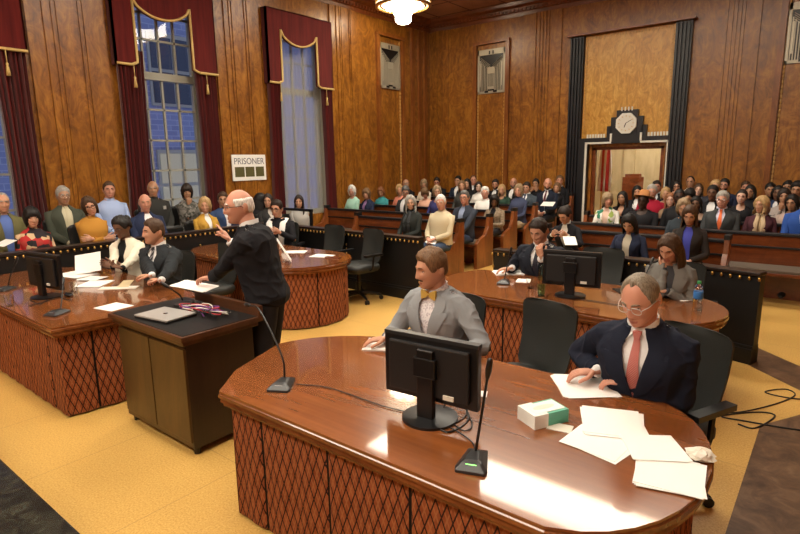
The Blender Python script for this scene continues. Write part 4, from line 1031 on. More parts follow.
def remesh(o, vox, smooth=2):
    m = o.modifiers.new('r', 'REMESH'); m.mode = 'VOXEL'; m.voxel_size = vox; m.use_smooth_shade = True
    if smooth: s = o.modifiers.new('s', 'SMOOTH'); s.iterations = smooth; s.factor = .5
    dg = bpy.context.evaluated_depsgraph_get(); me = bpy.data.meshes.new_from_object(o.evaluated_get(dg)); old = o.data
    o.modifiers.clear(); 
    if not me.materials:
        for x in old.materials: me.materials.append(x)
    o.data = me; bpy.data.meshes.remove(old)
def wrinkle(o, amp, sc, seed=0, axis=(1, 1, 1)):
    s = V((seed*3.1, seed*1.7, 0)); me = o.data; N_ = [n.vector.copy() for n in me.vertex_normals]; out = []
    for v, vn in zip(me.vertices, N_):
        c = v.co; q = V((c.x*axis[0], c.y*axis[1], c.z*axis[2]))*sc + s
        r = 1 - abs(noise.noise(q))*2.2; out += list(c + vn*amp*(max(0, r)**2 - .3 + .5*noise.noise(q*.5)))
    me.vertices.foreach_set('co', out); me.update()
def hand(mb, W, d, nrm, side, curl=25, spread=1, scale=1, n=7, point=False, thumb_in=.3):
    """W wrist, d finger direction, nrm palm normal, side=+1 if the thumb is toward +(d x nrm)"""
    d = d.normalized(); nrm = (nrm - d*nrm.dot(d)).normalized(); s = d.cross(nrm)*side; k = scale
    pts = [W - d*.02*k, W + d*.015*k, W+d*.045*k, W+d*.075*k, W+d*.092*k]
    mb.tube(pts, [(.024*k, .018*k), (.028*k, .016*k), (.038*k, .015*k), (.040*k, .013*k), (.036*k, .010*k)], 10, 0, side=s)
    for i, (o, L, r) in enumerate(((.030, .070, .0085), (.010, .078, .0088), (-.010, .072, .0083), (-.029, .056, .0074))):
        c = curl if not point else (6 if i == 0 else 62)
        c = c*(1+.08*i); p = W + d*.086*k + s*o*k; dd = (d + s*o*2.2*spread).normalized(); pts = [p-d*.02*k, p]
        for q, f_ in enumerate((.45, .30, .25)):
            ax = dd.cross(nrm).normalized(); a = R(c)*(.8 if q == 0 else 1.1)
            dd = (Matrix.Rotation(-a, 3, ax) @ dd) if (Matrix.Rotation(-a, 3, ax) @ dd).dot(nrm) > dd.dot(nrm) else (Matrix.Rotation(a, 3, ax) @ dd)
            p = p + dd*L*f_*k; pts.append(p)
        mb.tube(pts, [r*k, r*k*1.05, r*k*.98, r*k*.9, r*k*.75], n, 0, round_ends=True)
    p = W + d*.022*k + s*.024*k; dd = (d*.62 + s*.75 + nrm*thumb_in).normalized(); d2 = (d*.9 + s*.25 + nrm*thumb_in).normalized()
    mb.tube([p-dd*.01*k, p, p+dd*.036*k, p+dd*.036*k+d2*.030*k, p+dd*.036*k+d2*.052*k], [.014*k, .0135*k, .0115*k, .0098*k, .0085*k], n, 0, round_ends=True)
def ik(S, T, l1, l2, pole):
    v = T - S; D = v.length
    if D > (l1+l2)*.995: v = v*((l1+l2)*.995/D); T = S+v; D = v.length
    D = max(D, abs(l1-l2)+.03); a = (l1*l1-l2*l2+D*D)/(2*D); h = math.sqrt(max(0, l1*l1-a*a)); u = v.normalized(); p = (pole - u*pole.dot(u)).normalized()
    return S + u*a + p*h, S + u*D

def person(label, head, face, seat=True, fem=False, skin_='light', hair=('short', 'brown'), top=('suit', (.02, .02, .025)), shirt=(.75, .75, .75), tie=None, bottoms=(.02, .02, .025),
           pose='lap', look=None, down=8, lean=4, tilt=0, hi=False, glass=None, girth=1.0, hands=None, group=None, z0=0, seed=None, size=1.0, beard=None, extras=(), twist=0, hlen=.30, legs=True, hvol=1.0, hat=None, skirt=False, hx=0):
    """head: world head centre; face: body heading in degrees (local +y); look: heading of the head"""
    rnd = random.Random(seed if seed is not None else int(abs(head[0]*991+head[1]*373)*10))
    fs = (.93 if fem else 1.0)*size; TL = .52*fs if fem else .545*fs
    pel_z = (.53 if seat else .93*fs); l = R(lean); ct = Matrix.Rotation(-l, 3, 'X')
    nk = .130*fs
    hl = l*.75 + R(hx); hoff = V((0, .012+math.sin(hl)*nk+.02, math.cos(hl)*nk))
    hz = z0 + pel_z + math.cos(l)*TL + hoff.z; dz = head[2] - hz
    k = clamp(1 + dz/TL, .90, 1.10) if seat else 1
    TLn = TL*k; rest = head[2] - (z0 + pel_z + math.cos(l)*TLn + hoff.z)
    if seat: zr = z0 + clamp(rest, -.14, .5)
    else: zr = z0; pel_z += rest
    rz = R(face); Rz = Matrix.Rotation(rz, 3, 'Z'); P0 = V((0, 0, pel_z)); U = ct @ V((0, 0, 1)); Fw = ct @ V((0, 1, 0))
    N = P0 + U*TLn; Hc = N + hoff; root = V((head[0], head[1], 0)) - Rz @ V((Hc.x, Hc.y, 0)); root.z = zr
    t = thing('person', label, 'person', root, rz, group)
    inv = lambda p: Rz.transposed() @ (V(p) - root)
    yaw = R((look if look is not None else face) - face); yaw = (yaw+PI) % (2*PI) - PI; yaw = clamp(yaw, -R(80), R(80))
    HM = Matrix.Translation(Hc) @ Matrix.Rotation(yaw, 4, 'Z') @ Matrix.Rotation(-R(down), 4, 'X') @ Matrix.Rotation(R(tilt), 4, 'Y') @ Matrix.Diagonal((fs**.5, fs**.5, fs**.5, 1))
    def ring(h, off, a0=0, a1=360, n=24, hm=None):
        w, d, o = tor(h, fem, girth); c = P0 + U*(h*TLn) + Fw*o*fs; out = []
        w = w*fs + off; d = d*fs + off; cl_ = (a1-a0) >= 360
        for j in range(n if cl_ else n+1):
            a = R(a0 + (a1-a0)*j/n); s, co_ = math.sin(a), math.cos(a); e = .82
            x = math.copysign(abs(s)**e, s)*w; y = math.copysign(abs(co_)**e, co_)*d; out.append(c + V((x, 0, 0)) + Fw*y)
        return out
    nT = 28 if hi else 16
    SW = (.172 if not fem else .142)*fs; sh = {s: P0 + U*(.815*TLn) + V((s*SW, 0, 0)) + Fw*(-.008) for s in (-1, 1)}
    l1, l2 = .285*fs, .245*fs
    # hand targets (local), default poses
    H = {}
    def dfl(s):
        if pose == 'lap': return dict(p=V((s*.07, .26, .66)), d=V((-s*.75, .6, -.25)), n=V((0, -.2, -1)), curl=28)
        if pose == 'crossed': return dict(p=V((-s*.06, .20+.03*s, pel_z+.26)), d=V((-s, .15, .1)), n=V((0, -1, -.1)), curl=30)
        if pose == 'table': return dict(p=V((s*.13, .36, .765)), d=V((-s*.35, 1, 0)), n=V((0, 0, -1)), curl=16)
        if pose == 'hold': return dict(p=V((s*.11, .32, .86)), d=V((-s*.5, .6, .45)), n=V((-s*.6, -.2, .3)), curl=35)
        if pose == 'knees': return dict(p=V((s*.14, .36, .63)), d=V((-s*.2, 1, -.25)), n=V((0, 0, -1)), curl=18)
        if pose == 'down': return dict(p=V((s*.24, .03, pel_z-.02)), d=V((0, .1, -1)), n=V((-s, 0, 0)), curl=25)
        if pose == 'chin': return dict(p=Hc + V((s*.03, .075, -.20)), d=V((-s*.1, .1, 1)), n=V((0, -1, 0)), curl=45) if s == 1 else dict(p=V((s*.0+.02, .24, .72)), d=V((1, .3, 0)), n=V((0, -.3, -1)), curl=30)
        if pose == 'cover': return dict(p=Hc + V((s*.07, .10, -.17)), d=V((-s*.35, .02, 1)), n=V((0, -1, 0)), curl=38)
    for s in (-1, 1):
        h = dict(dfl(s)); 
        if hands and s in hands:
            q = hands[s]; 
            for kk, vv in q.items():
                h[kk] = inv(vv) if kk == 'wp' else (Rz.transposed() @ V(vv) if kk in ('wd', 'wn', 'wpole') else vv)
            if 'wp' in h: h['p'] = h.pop('wp')
            if 'wd' in h: h['d'] = h.pop('wd')
            if 'wn' in h: h['n'] = h.pop('wn')
            if 'wpole' in h: h['pole'] = h.pop('wpole')
        h['d'] = V(h['d']).normalized(); h['n'] = V(h['n'])
        pole = V(h.get('pole', (s*.75, -.35, -.8))); E, W = ik(sh[s], V(h['p']), l1, l2, pole); h['E'] = E; h['W'] = W; H[s] = h
    # ---- body
    b = MB(); 
    b.rings([ring(h_, -.007 if h_ < .97 else -.004, n=nT) for h_ in (-.05, .1, .3, .5, .65, .72, .79, .85, .90, .94, .97, 1.0)], 0)
    nb = N - U*.03; nt_ = HM @ V((0, -.020, -.045)); nr = (.058 if not fem else .046)*fs
    b.tube([nb - U*.03, nb.lerp(nt_, .35), nb.lerp(nt_, .7), nt_ + V((0, 0, .01))], [(nr*1.04, nr*1.02), (nr, nr), (nr*.97, nr), (nr*.98, nr*.98)], 16 if hi else 10)
    hs = {}
    for s in (-1, 1):
        h = H[s]; ar = (.040 if not fem else .033)*fs
        b.tube([sh[s], sh[s].lerp(h['E'], .5), h['E'], h['E'].lerp(h['W'], .5), h['W']], [ar*1.15, ar, ar*.86, ar*.82, ar*.60], 8)
        hand(b, h['W'] + h['d']*.012, h['d'], h['n'], h.get('ts', None) or (1 if (h['d'].cross(h['n'])).dot(V((-s, 0, .25)) if abs(h['d'].z) < .8 else V((0, 1, 0)) ) > 0 else -1), h.get('curl', 25), 1, fs*.98, 8 if hi else 5, h.get('point', False))
    hips = {s: P0 + V((s*.09*fs, .0, -.02)) for s in (-1, 1)}; kn = {}; an = {}
    for s in (-1, 1):
        if seat: kn[s] = V((s*.13*fs, .43*fs, .52)); an[s] = V((s*.12*fs, .46*fs, .10 - (zr-z0 if zr < z0 else 0)))
        else: kn[s] = V((s*.11, .04, .49)); an[s] = V((s*.12, .0+.03*s, .09))
    if hi:
        for s in (-1, 1): b.tube([hips[s], kn[s], an[s]], [.065, .05, .038], 8)
        build_head(b, fem, True, HM, down*.6)
        # keep eyes/lips islands crisp: head stays its analytic mesh, trunk is fused into one skin
        body = obj('body', b, [skin(skin_), lips(skin_), 'eye_white', 'iris_dark'], t, smooth=True)
    else:
        build_head(b, fem, False, HM, down*.6); body = obj('body', b, [skin(skin_), lips(skin_), 'eye_white', 'iris_dark'], t, smooth=True)
    # ---- hair
    if hair:
        hb = MB(); build_hair(hb, hair[0], fem, hi, HM, rnd, hlen, hvol); build_brows(hb, fem, HM, hi)
        obj('hair', hb, hairm(hair[1]), t, smooth=True)
    else:
        hb = MB(); build_brows(hb, fem, HM, hi); obj('eyebrows', hb, hairm('grey' if beard is None else beard[1]), t, smooth=True)
    if beard:
        bb = MB(); nu, nv = (56, 36) if hi else (26, 18); vs = []
        for el, az, d in sph(nu, nv):
            p = head_pt(d, fem); a = abs((az+PI) % (2*PI)-PI); full = beard[0] == 'full'
            m = (sstep(-.30, -.42, d.z)*sstep(1.55, 1.35, a) if full else sstep(.024, .018, abs(p.x))*sstep(-.058, -.056, p.z)*0 + (1 if (abs(p.x) < .028 and -.058 < p.z < -.042 and p.y > .06) else 0))
            if full and abs(p.x) < .02 and -.076 < p.z < -.055 and p.y > .07: m = 0
            vs.append(HM @ head_pt(d, fem, -.004 + m*(.009 if full else .0075)))
        bb.add(vs, grid_faces(nu, nv)); obj('beard' if beard[0] == 'full' else 'moustache', bb, hairm(beard[1]), t, smooth=True)
    if glass: obj('glasses', glasses(HM, fem, glass, .0022 if not hi else .0018), glass, t, smooth=True)
    if hat:
        hh = MB(); hh.lathe([(.0, .15), (.05, .148), (.075, .125), (.088, .07), (.092, .045), (.150, .040), (.155, .035), (.09, .030), (0, .03)], 24, 0, (0, -.005, 0), HM @ Matrix.Translation((0, -.012, .030)) @ Matrix.Rotation(R(18), 4, 'X')); obj('hat', hh, cloth(hat), t, smooth=True, auto=60)
    # ---- clothes
    kind, tc = top; tm = cloth(tc)
    def sleeves(mb, off, end=1.0, m=0, n=None):
        n = n or (14 if hi else 9)
        for s in (-1, 1):
            h = H[s]; S = sh[s]; E = h['E']; W = E.lerp(h['W'], end); ar = (.050 if not fem else .040)*fs + off
            A = S + V((-s*.055*fs, 0, .0)) + U*(.004); 
            pts = [A, S + V((s*.012, 0, -.004)) , S.lerp(E, .28)+V((s*.006, 0, 0)), S.lerp(E, .62), E.lerp(S, .10), E.lerp(W, .12), E.lerp(W, .5), W - h['d']*0]
            mb.tube(curve_pts(pts, 2) if hi else pts, [ar*q for q in (([1.20, 1.24, 1.24, 1.2, 1.14, 1.1, 1.06, 1.04, 1.0, 1.02, 1.0, .95, .90, .84, .80]) if hi else (1.15, 1.2, 1.1, 1.02, .98, .96, .88, .78))], n, m)
    if kind in ('suit', 'blazer', 'cardigan'):
        so = .004; sb = MB(); sb.rings([ring(h_, so, n=nT) for h_ in (.02, .2, .4, .6, .75, .84, .90, .945, .97)], 0, caps=(0, 0))
        nn = 16; w0, d0, o0 = tor(1.0, fem)
        if shirt is not None:
            # collar
            if kind == 'suit':
                for zz in (0,):
                    rr_ = []
                    for hh, rr0, dz_ in ((.955, nr+.022, 0), (.975, nr+.015, .008), (.985, nr+.012, .042), (.985, nr+.005, .042)):
                        c = P0 + U*(hh*TLn) + V((0, 0, dz_)); rr_.append([c + V(((rr0)*math.sin(2*PI*j/nn), 0, 0)) + Fw*((rr0)*math.cos(2*PI*j/nn)) - V((0, 0, .030*max(0, math.cos(2*PI*j/nn))**2*(dz_ > .02))) for j in range(nn)])
                    sb.rings(rr_, 0, caps=(0, 0))
                    for s in (-1, 1):   # collar leaves
                        c0 = P0 + U*(.985*TLn); a_ = c0 + V((s*.012, 0, .002)) + Fw*(nr+.012); b_ = c0 + V((s*(nr*.95+.008), 0, .022)) + Fw*(nr*.45); c_ = c0 + V((s*.050, 0, -.045)) + Fw*(nr+.020)
                        e = Fw*.004; sb.add([a_, b_, c_, a_+e, b_+e, c_+e], [(0, 1, 2), (3, 5, 4), (0, 3, 4, 1), (1, 4, 5, 2), (2, 5, 3, 0)])
            if not fem or shirt: obj('shirt', sb, cloth(shirt), t, smooth=True, auto=50)
        if tie:
            tb = MB(); rows = []
            for i in range(9):
                h_ = lerp(.955, .42, i/8); w_, d_, o_ = tor(h_, fem, girth); c = P0 + U*(h_*TLn) + Fw*(o_*fs + d_*fs + so + .006 + (.004 if i else .010)); hw = lerp(.013, .040, i/8)
                rows.append([c+V((-hw, 0, 0)), c+V((0, 0, 0))+Fw*.005, c+V((hw, 0, 0)), c+V((0, 0, 0))-Fw*.004])
            if tie[0] == 'tie':
                tb.rings(rows); c = P0+U*(.968*TLn)+Fw*(nr+.022); tb.rings([[c+V((x*1.0, 0, z))+Fw*y_ for x, z in ((-q, -.0), (0, 0), (q, 0))] + [c+V((q, 0, 0))-Fw*.012, c+V((-q, 0, 0))-Fw*.012] for q, z, y_ in ((.018, 0, .004),)][0:1]*0 or [[c+V((sx*q, 0, dz_))+Fw*sy*.010 for sx, sy in ((-1, -1), (1, -1), (1, 1), (-1, 1))] for q, dz_ in ((.020, .012), (.018, 0), (.011, -.022))])
                obj('tie', tb, cloth(tie[1], .5), t, smooth=True, auto=45)
            else:
                tb = MB(); c = P0+U*(.972*TLn)+Fw*(nr+.026)
                for s in (-1, 1): tb.rings([[c+V((s*x, 0, zz*hh))+Fw*yy*.008 for zz, yy in ((-1, -1), (1, -1), (1, 1), (-1, 1))] for x, hh in ((.006, .010), (.025, .022), (.050, .030), (.056, .027))])
                tb.ell(tuple(c), (.011, .012, .013), 10, 8); obj('bow_tie', tb, cloth(tie[1], .5), t, smooth=True, auto=45)
        jb = MB(); off = (.023 if hi else .016) if kind != 'cardigan' else .014
        offf = lambda h_: off*(1 - .62*sstep(.90, 1.0, h_))
        hs_ = [-.10, 0, .12, .25, .36, .43, .50, .58, .66, .74, .81, .87, .92, .955, .985, 1.012]
        def op(h_):   # half opening angle of the front
            w_ = tor(h_, fem, girth)[0]*fs + off
            if kind == 'suit': xo = (lerp(.004, .062, clamp((h_-.40)/.45, 0, 1)) - .022*sstep(.86, .97, h_)) if h_ > .12 else .004 + (.12-h_)*.25
            else: xo = lerp(.030, .064, clamp((h_-.15)/.7, 0, 1)) - .022*sstep(.86, .97, h_)
            if fem: xo *= .85
            return math.degrees(math.asin(min(.62, xo/w_)**(1/.82)))
        rows = []; seg = 30 if hi else 18
        for h_ in hs_:
            a = op(h_); rows.append(ring(h_, offf(h_), a, 360-a, seg) + ring(h_, offf(h_)-.009, a, 360-a, seg)[::-1])
        jb.rings(rows, 0); sleeves(jb, .006, .97)
        jo = obj('jacket' if kind != 'cardigan' else 'cardigan', jb, tm, t, smooth=True, auto=70)
        if hi: remesh(jo, .0062, 3); wrinkle(jo, .0085, 9, rnd.uniform(0, 9), (1, 1, 1.3))
        if kind in ('suit', 'blazer'):
            lb = MB()
            for s in (-1, 1):
                rows = []
                L = [(.43, .0), (.50, .030), (.60, .050), (.70, .066), (.78, .078), (.80, .070), (.805, .045), (.86, .052), (.91, .050), (.945, .042), (.98, .036), (1.008, .026)]
                for h_, wd in L:
                    a = op(h_); w_, d_, o_ = tor(h_, fem, girth); da = math.degrees(wd/max(.08, (w_*.5+d_*.5)*fs)); 
                    o__ = offf(h_); f1 = ring(h_, o__+.006, s*(a-1), s*(a+da/2), 2); f2 = ring(h_, o__+.009, s*(a-1), s*(a+da), 2); lo = ring(h_, o__+.001, s*(a-1), s*(a+da), 2)
                    rows.append([f1[0], f2[1]+Fw*.002, f2[2], lo[2], lo[1], lo[0]])
                lb.rings(rows)
            obj('lapels', lb, tm, t, smooth=True, auto=40)
        if not fem or hi or kind == 'suit':
            for s in (-1, 1):
                cb = MB(); h = H[s]; d_ = (h['W']-h['E']).normalized(); q = h['E'].lerp(h['W'], .93); ar = (.034 if not fem else .029)*fs
                cb.tube([q, h['W']+d_*.008, h['W']+d_*.016], [ar, ar*.98, ar*.9], 10)
                obj('shirt_cuff', cb, cloth(shirt if shirt and kind != 'cardigan' else (.7, .7, .7)), t, smooth=True)
    else:   # closed tops: shirt, sweater, tee, robe
        off = {'shirt': .010, 'sweater': .016, 'tee': .010, 'blouse': .010, 'robe': .022, 'coat': .024}[kind]
        jb = MB(); rows = []; neck = {'shirt': .05, 'sweater': .02, 'tee': .10, 'blouse': .17, 'robe': .02, 'coat': .05}[kind]
        hs_ = [-.08, .05, .2, .35, .5, .62, .72, .80, .86, .91, .95, .985]
        for h_ in hs_:
            r_ = []
            nn = 30 if hi else 18
            for j in range(nn):
                a = 360*j/nn; fr = max(0, math.cos(R(a)))**(3 if kind != 'blouse' else 5); hh = min(h_, .985 - neck*fr); w_, d_, o_ = tor(hh, fem, girth); w_ = w_*fs+off*(1 if h_ < .98 else .4); d_ = d_*fs+off*(1 if h_ < .98 else .4)
                s_, c_ = math.sin(R(a)), math.cos(R(a)); e = .82
                r_.append(P0+U*(hh*TLn)+Fw*(o_*fs+math.copysign(abs(c_)**e, c_)*d_)+V((math.copysign(abs(s_)**e, s_)*w_, 0, 0)))
            rows.append(r_)
        jb.rings(rows, 0, caps=(1, 0)); sleeves(jb, .002 if kind != 'coat' else .008, .97 if kind != 'tee' else .93)
        if kind in ('sweater', 'robe', 'shirt', 'coat'):
            c = P0+U*(.985*TLn); jb.rings([[c+V((q*math.sin(2*PI*j/14), 0, z))+Fw*q*math.cos(2*PI*j/14) - V((0, 0, .018*max(0, math.cos(2*PI*j/14)))) for j in range(14)] for q, z in ((nr+.020, -.02), (nr+.010, .012), (nr+.006, .030), (nr+.001, .028))], 0, caps=(0, 0))
        jo = obj({'tee': 'top'}.get(kind, kind), jb, tm, t, smooth=True, auto=70)
        if hi: remesh(jo, .0062, 3); wrinkle(jo, .008, 9, rnd.uniform(0, 9))
        if shirt is not None and kind == 'coat': pass
    if 'scarf' in extras:
        c = P0+U*(.96*TLn); sc = MB(); sc.tube(curve_pts([c+V((nr*1.5*math.sin(a), 0, .01*math.sin(3*a)))+Fw*nr*1.5*math.cos(a) for a in [2*PI*i/8 for i in range(9)]], 3), (.022), 8)
        for s in (-1, 1): sc.tube([c+V((s*.03, 0, 0))+Fw*nr*1.6, P0+U*(.7*TLn)+V((s*.045, 0, 0))+Fw*.15, P0+U*(.35*TLn)+V((s*.05, 0, 0))+Fw*.15], [(.022, .012), (.032, .012), (.03, .010)], 8, side=(1, 0, 0))
        obj('scarf', sc, cloth(extras['scarf']), t, smooth=True)
    if 'sash' in extras:
        sc = MB()
        for s in (-1, 1): sc.tube([P0+U*(.93*TLn)+V((s*.11, 0, .02))-Fw*.03, P0+U*(.88*TLn)+V((s*.105, 0, .0))+Fw*.125, P0+U*(.6*TLn)+V((s*.085, 0, 0))+Fw*.165, P0+U*(.2*TLn)+V((s*.06, 0, 0))+Fw*.165], [(.045, .010)]*4, 10, side=(1, 0, 0))
        obj('sash', sc, cloth((.8, .8, .78)), t, smooth=True)
    if 'badge' in extras: e = MB(); c = P0+U*(.72*TLn)+Fw*.150; e.box((c.x-.11, c.y, c.z-.02), (c.x-.07, c.y+.02, c.z+.03)); obj('badge', e, 'silver_metal', t)
    # ---- trousers and shoes
    if legs:
        lb = MB(); lb.rings([ring(h_, .010, n=nT) for h_ in (-.07, 0, .12)], 0)
        for s in (-1, 1):
            hp = hips[s]
            if seat: pts = [hp-V((0, .03, 0)), hp.lerp(kn[s], .5)+V((0, 0, .008)), kn[s]+V((0, -.03, .008)), kn[s]+V((0, .015, -.035)), kn[s].lerp(an[s], .5), an[s]+V((0, 0, -.02))]; rr_ = [.088, .080, .064, .060, .052, .046]
            else: pts = [hp, hp.lerp(kn[s], .4), kn[s], kn[s].lerp(an[s], .5), an[s]+V((0, 0, -.05))]; rr_ = [.098, .090, .070, .062, .058]
            lb.tube(pts, [q*fs for q in rr_], 12 if hi else 8)
        obj('trousers', lb, cloth(bottoms), t, smooth=True, auto=70)
        for s in (-1, 1):
            sb_ = MB(); a_ = an[s]; zf = a_.z - .09
            sb_.tube([V((a_.x, a_.y-.07, zf+.045)), V((a_.x, a_.y-.03, zf+.05)), V((a_.x, a_.y+.06, zf+.042)), V((a_.x+s*.008, a_.y+.14, zf+.030)), V((a_.x+s*.010, a_.y+.185, zf+.022))], [(.028, .03), (.036, .048), (.040, .040), (.044, .028), (.030, .018)], 10, side=(1, 0, 0), round_ends=True); obj('shoe', sb_, 'black_leather', t, smooth=True)
    return t, HM, H
# ------------------------------------------------------------------ who sits where
def aty(px, py, y): r = Mr0 @ V(((px-400)/553, -(py-267)/553, -1)); k = y/r.y; return V((r.x*k, y, 1.85+r.z*k))
def atx(px, py, x): r = Mr0 @ V(((px-400)/553, -(py-267)/553, -1)); k = x/r.x; return V((x, r.y*k, 1.85+r.z*k))
BL = (.012, .012, .015); NV = (.018, .024, .055); CH = (.035, .037, .042); WH = (.78, .78, .78)
SPK = V((-3.1, 2.2, 1.5))
def toward(p, q, jit=0): d = V(q)-V(p); return math.degrees(math.atan2(-d.x, d.y)) + jit
def chair_for(t, label, dx=0, dy=0, drz=0, arms=True):
    return office_chair(label, (t.location.x+dx, t.location.y+dy, 0), t.rotation_euler.z + R(drz), arms=arms)
# -- the standing speaker
t, HM, H = person('older man with white hair and glasses in a black suit at the lectern, pointing', aty(240, 207, 2.36), 126, seat=False, hair=('fringe', 'white'), top=('suit', BL), tie=('tie', (.10, .03, .04)),
    skin_='pink', lean=12, look=148, down=6, hi=True, glass='black_plastic', girth=1.02, beard=None,
    hands={-1: dict(wp=(-3.70, 2.27, .95), wd=(-.9, -.3, -.12), wn=(0, 0, -1), curl=22, wpole=(.5, -.6, -.6)),
            1: dict(wp=(-3.55, 2.42, 1.27), wd=(-.60, -.10, .75), wn=(-.7, -.5, -.2), curl=30, point=True, wpole=(.2, .6, -.9))})
# -- front table
_p = person('young man with brown hair and moustache in a light grey suit and yellow bow tie', tuple(at(432, 269, 1.19)), 178, hair=('short', 'midbrown'), hvol=1.25, top=('suit', (.25, .265, .28)), shirt='checked_shirt_white', tie=('bow', (.55, .36, .08)),
    look=150, down=10, lean=8, hi=True, beard=('moustache', 'brown'), bottoms=(.24, .25, .27),
    hands={1: dict(wp=tuple(at(388, 338, .775)), wd=(-.75, -.6, -.1), wn=(0, 0, -1), curl=18), -1: dict(wp=(-1.62, 2.52, .775), wd=(-.9, -.4, 0), wn=(0, 0, -1), curl=25)})
chair_for(_p[0], 'dark office chair under the man in the light grey suit', -0.08, 0.02, 0)
_p = person('older balding man with grey hair in a navy suit and striped red tie reading papers', tuple(at(641, 299, 1.20)), 178, hair=('thin', 'greybrown'), skin_='pink', top=('suit', (.010, .013, .026)), tie=('tie', 'striped_red_tie'), look=165, down=26, lean=14, hi=True,
    glass='silver_metal', girth=1.08, hands={1: dict(wp=tuple(at(598, 371, .79)), wd=(-.85, -.5, -.1), wn=(0, 0, -1), curl=20), -1: dict(wp=tuple(at(632, 382, .785)), wd=(-.9, -.15, -.12), wn=(0, 0, -1), curl=20)})
chair_for(_p[0], 'dark office chair behind the man in the navy suit at the front right', 0.02, 0.12, -22)
# -- left table
_p = person('woman with dark skin, black hair and glasses in a cream blazer holding papers', tuple(at(122, 227, 1.20)), 212, fem=True, skin_='brown', hair=('bun', 'black'), hvol=1.7, top=('blazer', (.70, .66, .54)), shirt=(.012, .012, .012), look=198, down=22, lean=6, hi=True,
    glass='black_plastic', hands={1: dict(wp=tuple(at(112, 272, .80)), wd=(-.7, -.5, .35), wn=(.4, -.5, .3), curl=38), -1: dict(wp=tuple(at(119, 273, .80)), wd=(-.8, -.5, .2), wn=(-.4, -.3, .4), curl=38)})
chair_for(_p[0], 'dark office chair under the woman in the cream blazer', 0, 0, 0)
_p = person('young man with short brown hair in a black suit at the left table', tuple(at(154, 232, 1.20)), 200, hair=('short', 'brown'), top=('suit', (.022, .026, .030)), tie=('tie', 'striped_dark_tie'), look=172, down=3, lean=5, hi=True,
    hands={1: dict(wp=tuple(at(154, 284, .785)), wd=(-.6, -.6, 0), wn=(0, 0, -1), curl=35), -1: dict(wp=tuple(at(158, 287, .785)), wd=(-.9, -.3, 0), wn=(0, 0, -1), curl=35)})
chair_for(_p[0], 'dark office chair under the young man in black suit at the left table', -.12, .02, 0)
paper('large white sheet held up by the woman in the cream blazer', tuple(at(88, 263, .84)), R(48), .26, .22, .002, tilt=(58, -8), layers=1, seed=21)
# -- second row right
_p = person('heavyset dark-haired man in a black suit chin on hand at the table', tuple(at(539, 231, 1.16)), 182, hair=('short', 'dark'), top=('suit', (.014, .017, .026)), tie=('tie', (.02, .02, .03)), look=176, down=26, lean=12, hi=True, girth=1.12,
    hands={1: dict(wp=tuple(at(512, 268, .79)), wd=(-.8, -.5, -.1), wn=(0, 0, -1), curl=20), -1: dict(p=None) if False else dict(wp=tuple(at(541, 259, .97)), wd=(-.25, .0, 1), wn=(.2, 1, 0), curl=42, wpole=(.3, -.5, -1))})
chair_for(_p[0], 'dark chair under the thinking man at the second-row table', 0, 0, 0)
_p = person('young woman with long brown hair in a grey jacket, chin on her hand, reading', tuple(at(670, 248, 1.13)), 182, fem=True, hair=('long', 'brown'), top=('blazer', (.17, .165, .15)), shirt=(.05, .05, .055), look=168, down=30, lean=16, hi=True, hlen=.34,
    hands={1: dict(wp=tuple(aty(664, 270, 4.80)), wd=(-.2, .1, 1), wn=(0, 1, 0), curl=50, wpole=(-.6, 0, -1)), -1: dict(wp=(-1.02, 4.72, .785), wd=(-1, -.1, 0), wn=(0, 0, -1), curl=22)})
chair_for(_p[0], 'dark chair under the long-haired woman in grey', 0, 0, 0)
_p = person('young man with glasses and dark hair in black with a white sash holding papers', tuple(at(277, 209, 1.18)), 212, hair=('short', 'dark'), top=('robe', BL), look=205, down=8, lean=4, glass='black_plastic', extras={'sash': 1}, pose='hold', hi=False, hvol=1.3)
chair_for(_p[0], 'dark chair under the young man with the white sash', 0, 0, 0)
paper('white papers held by the young man with the sash', tuple(at(284, 250, .87)), R(140), .22, .30, .003, tilt=(60, 0), seed=22)
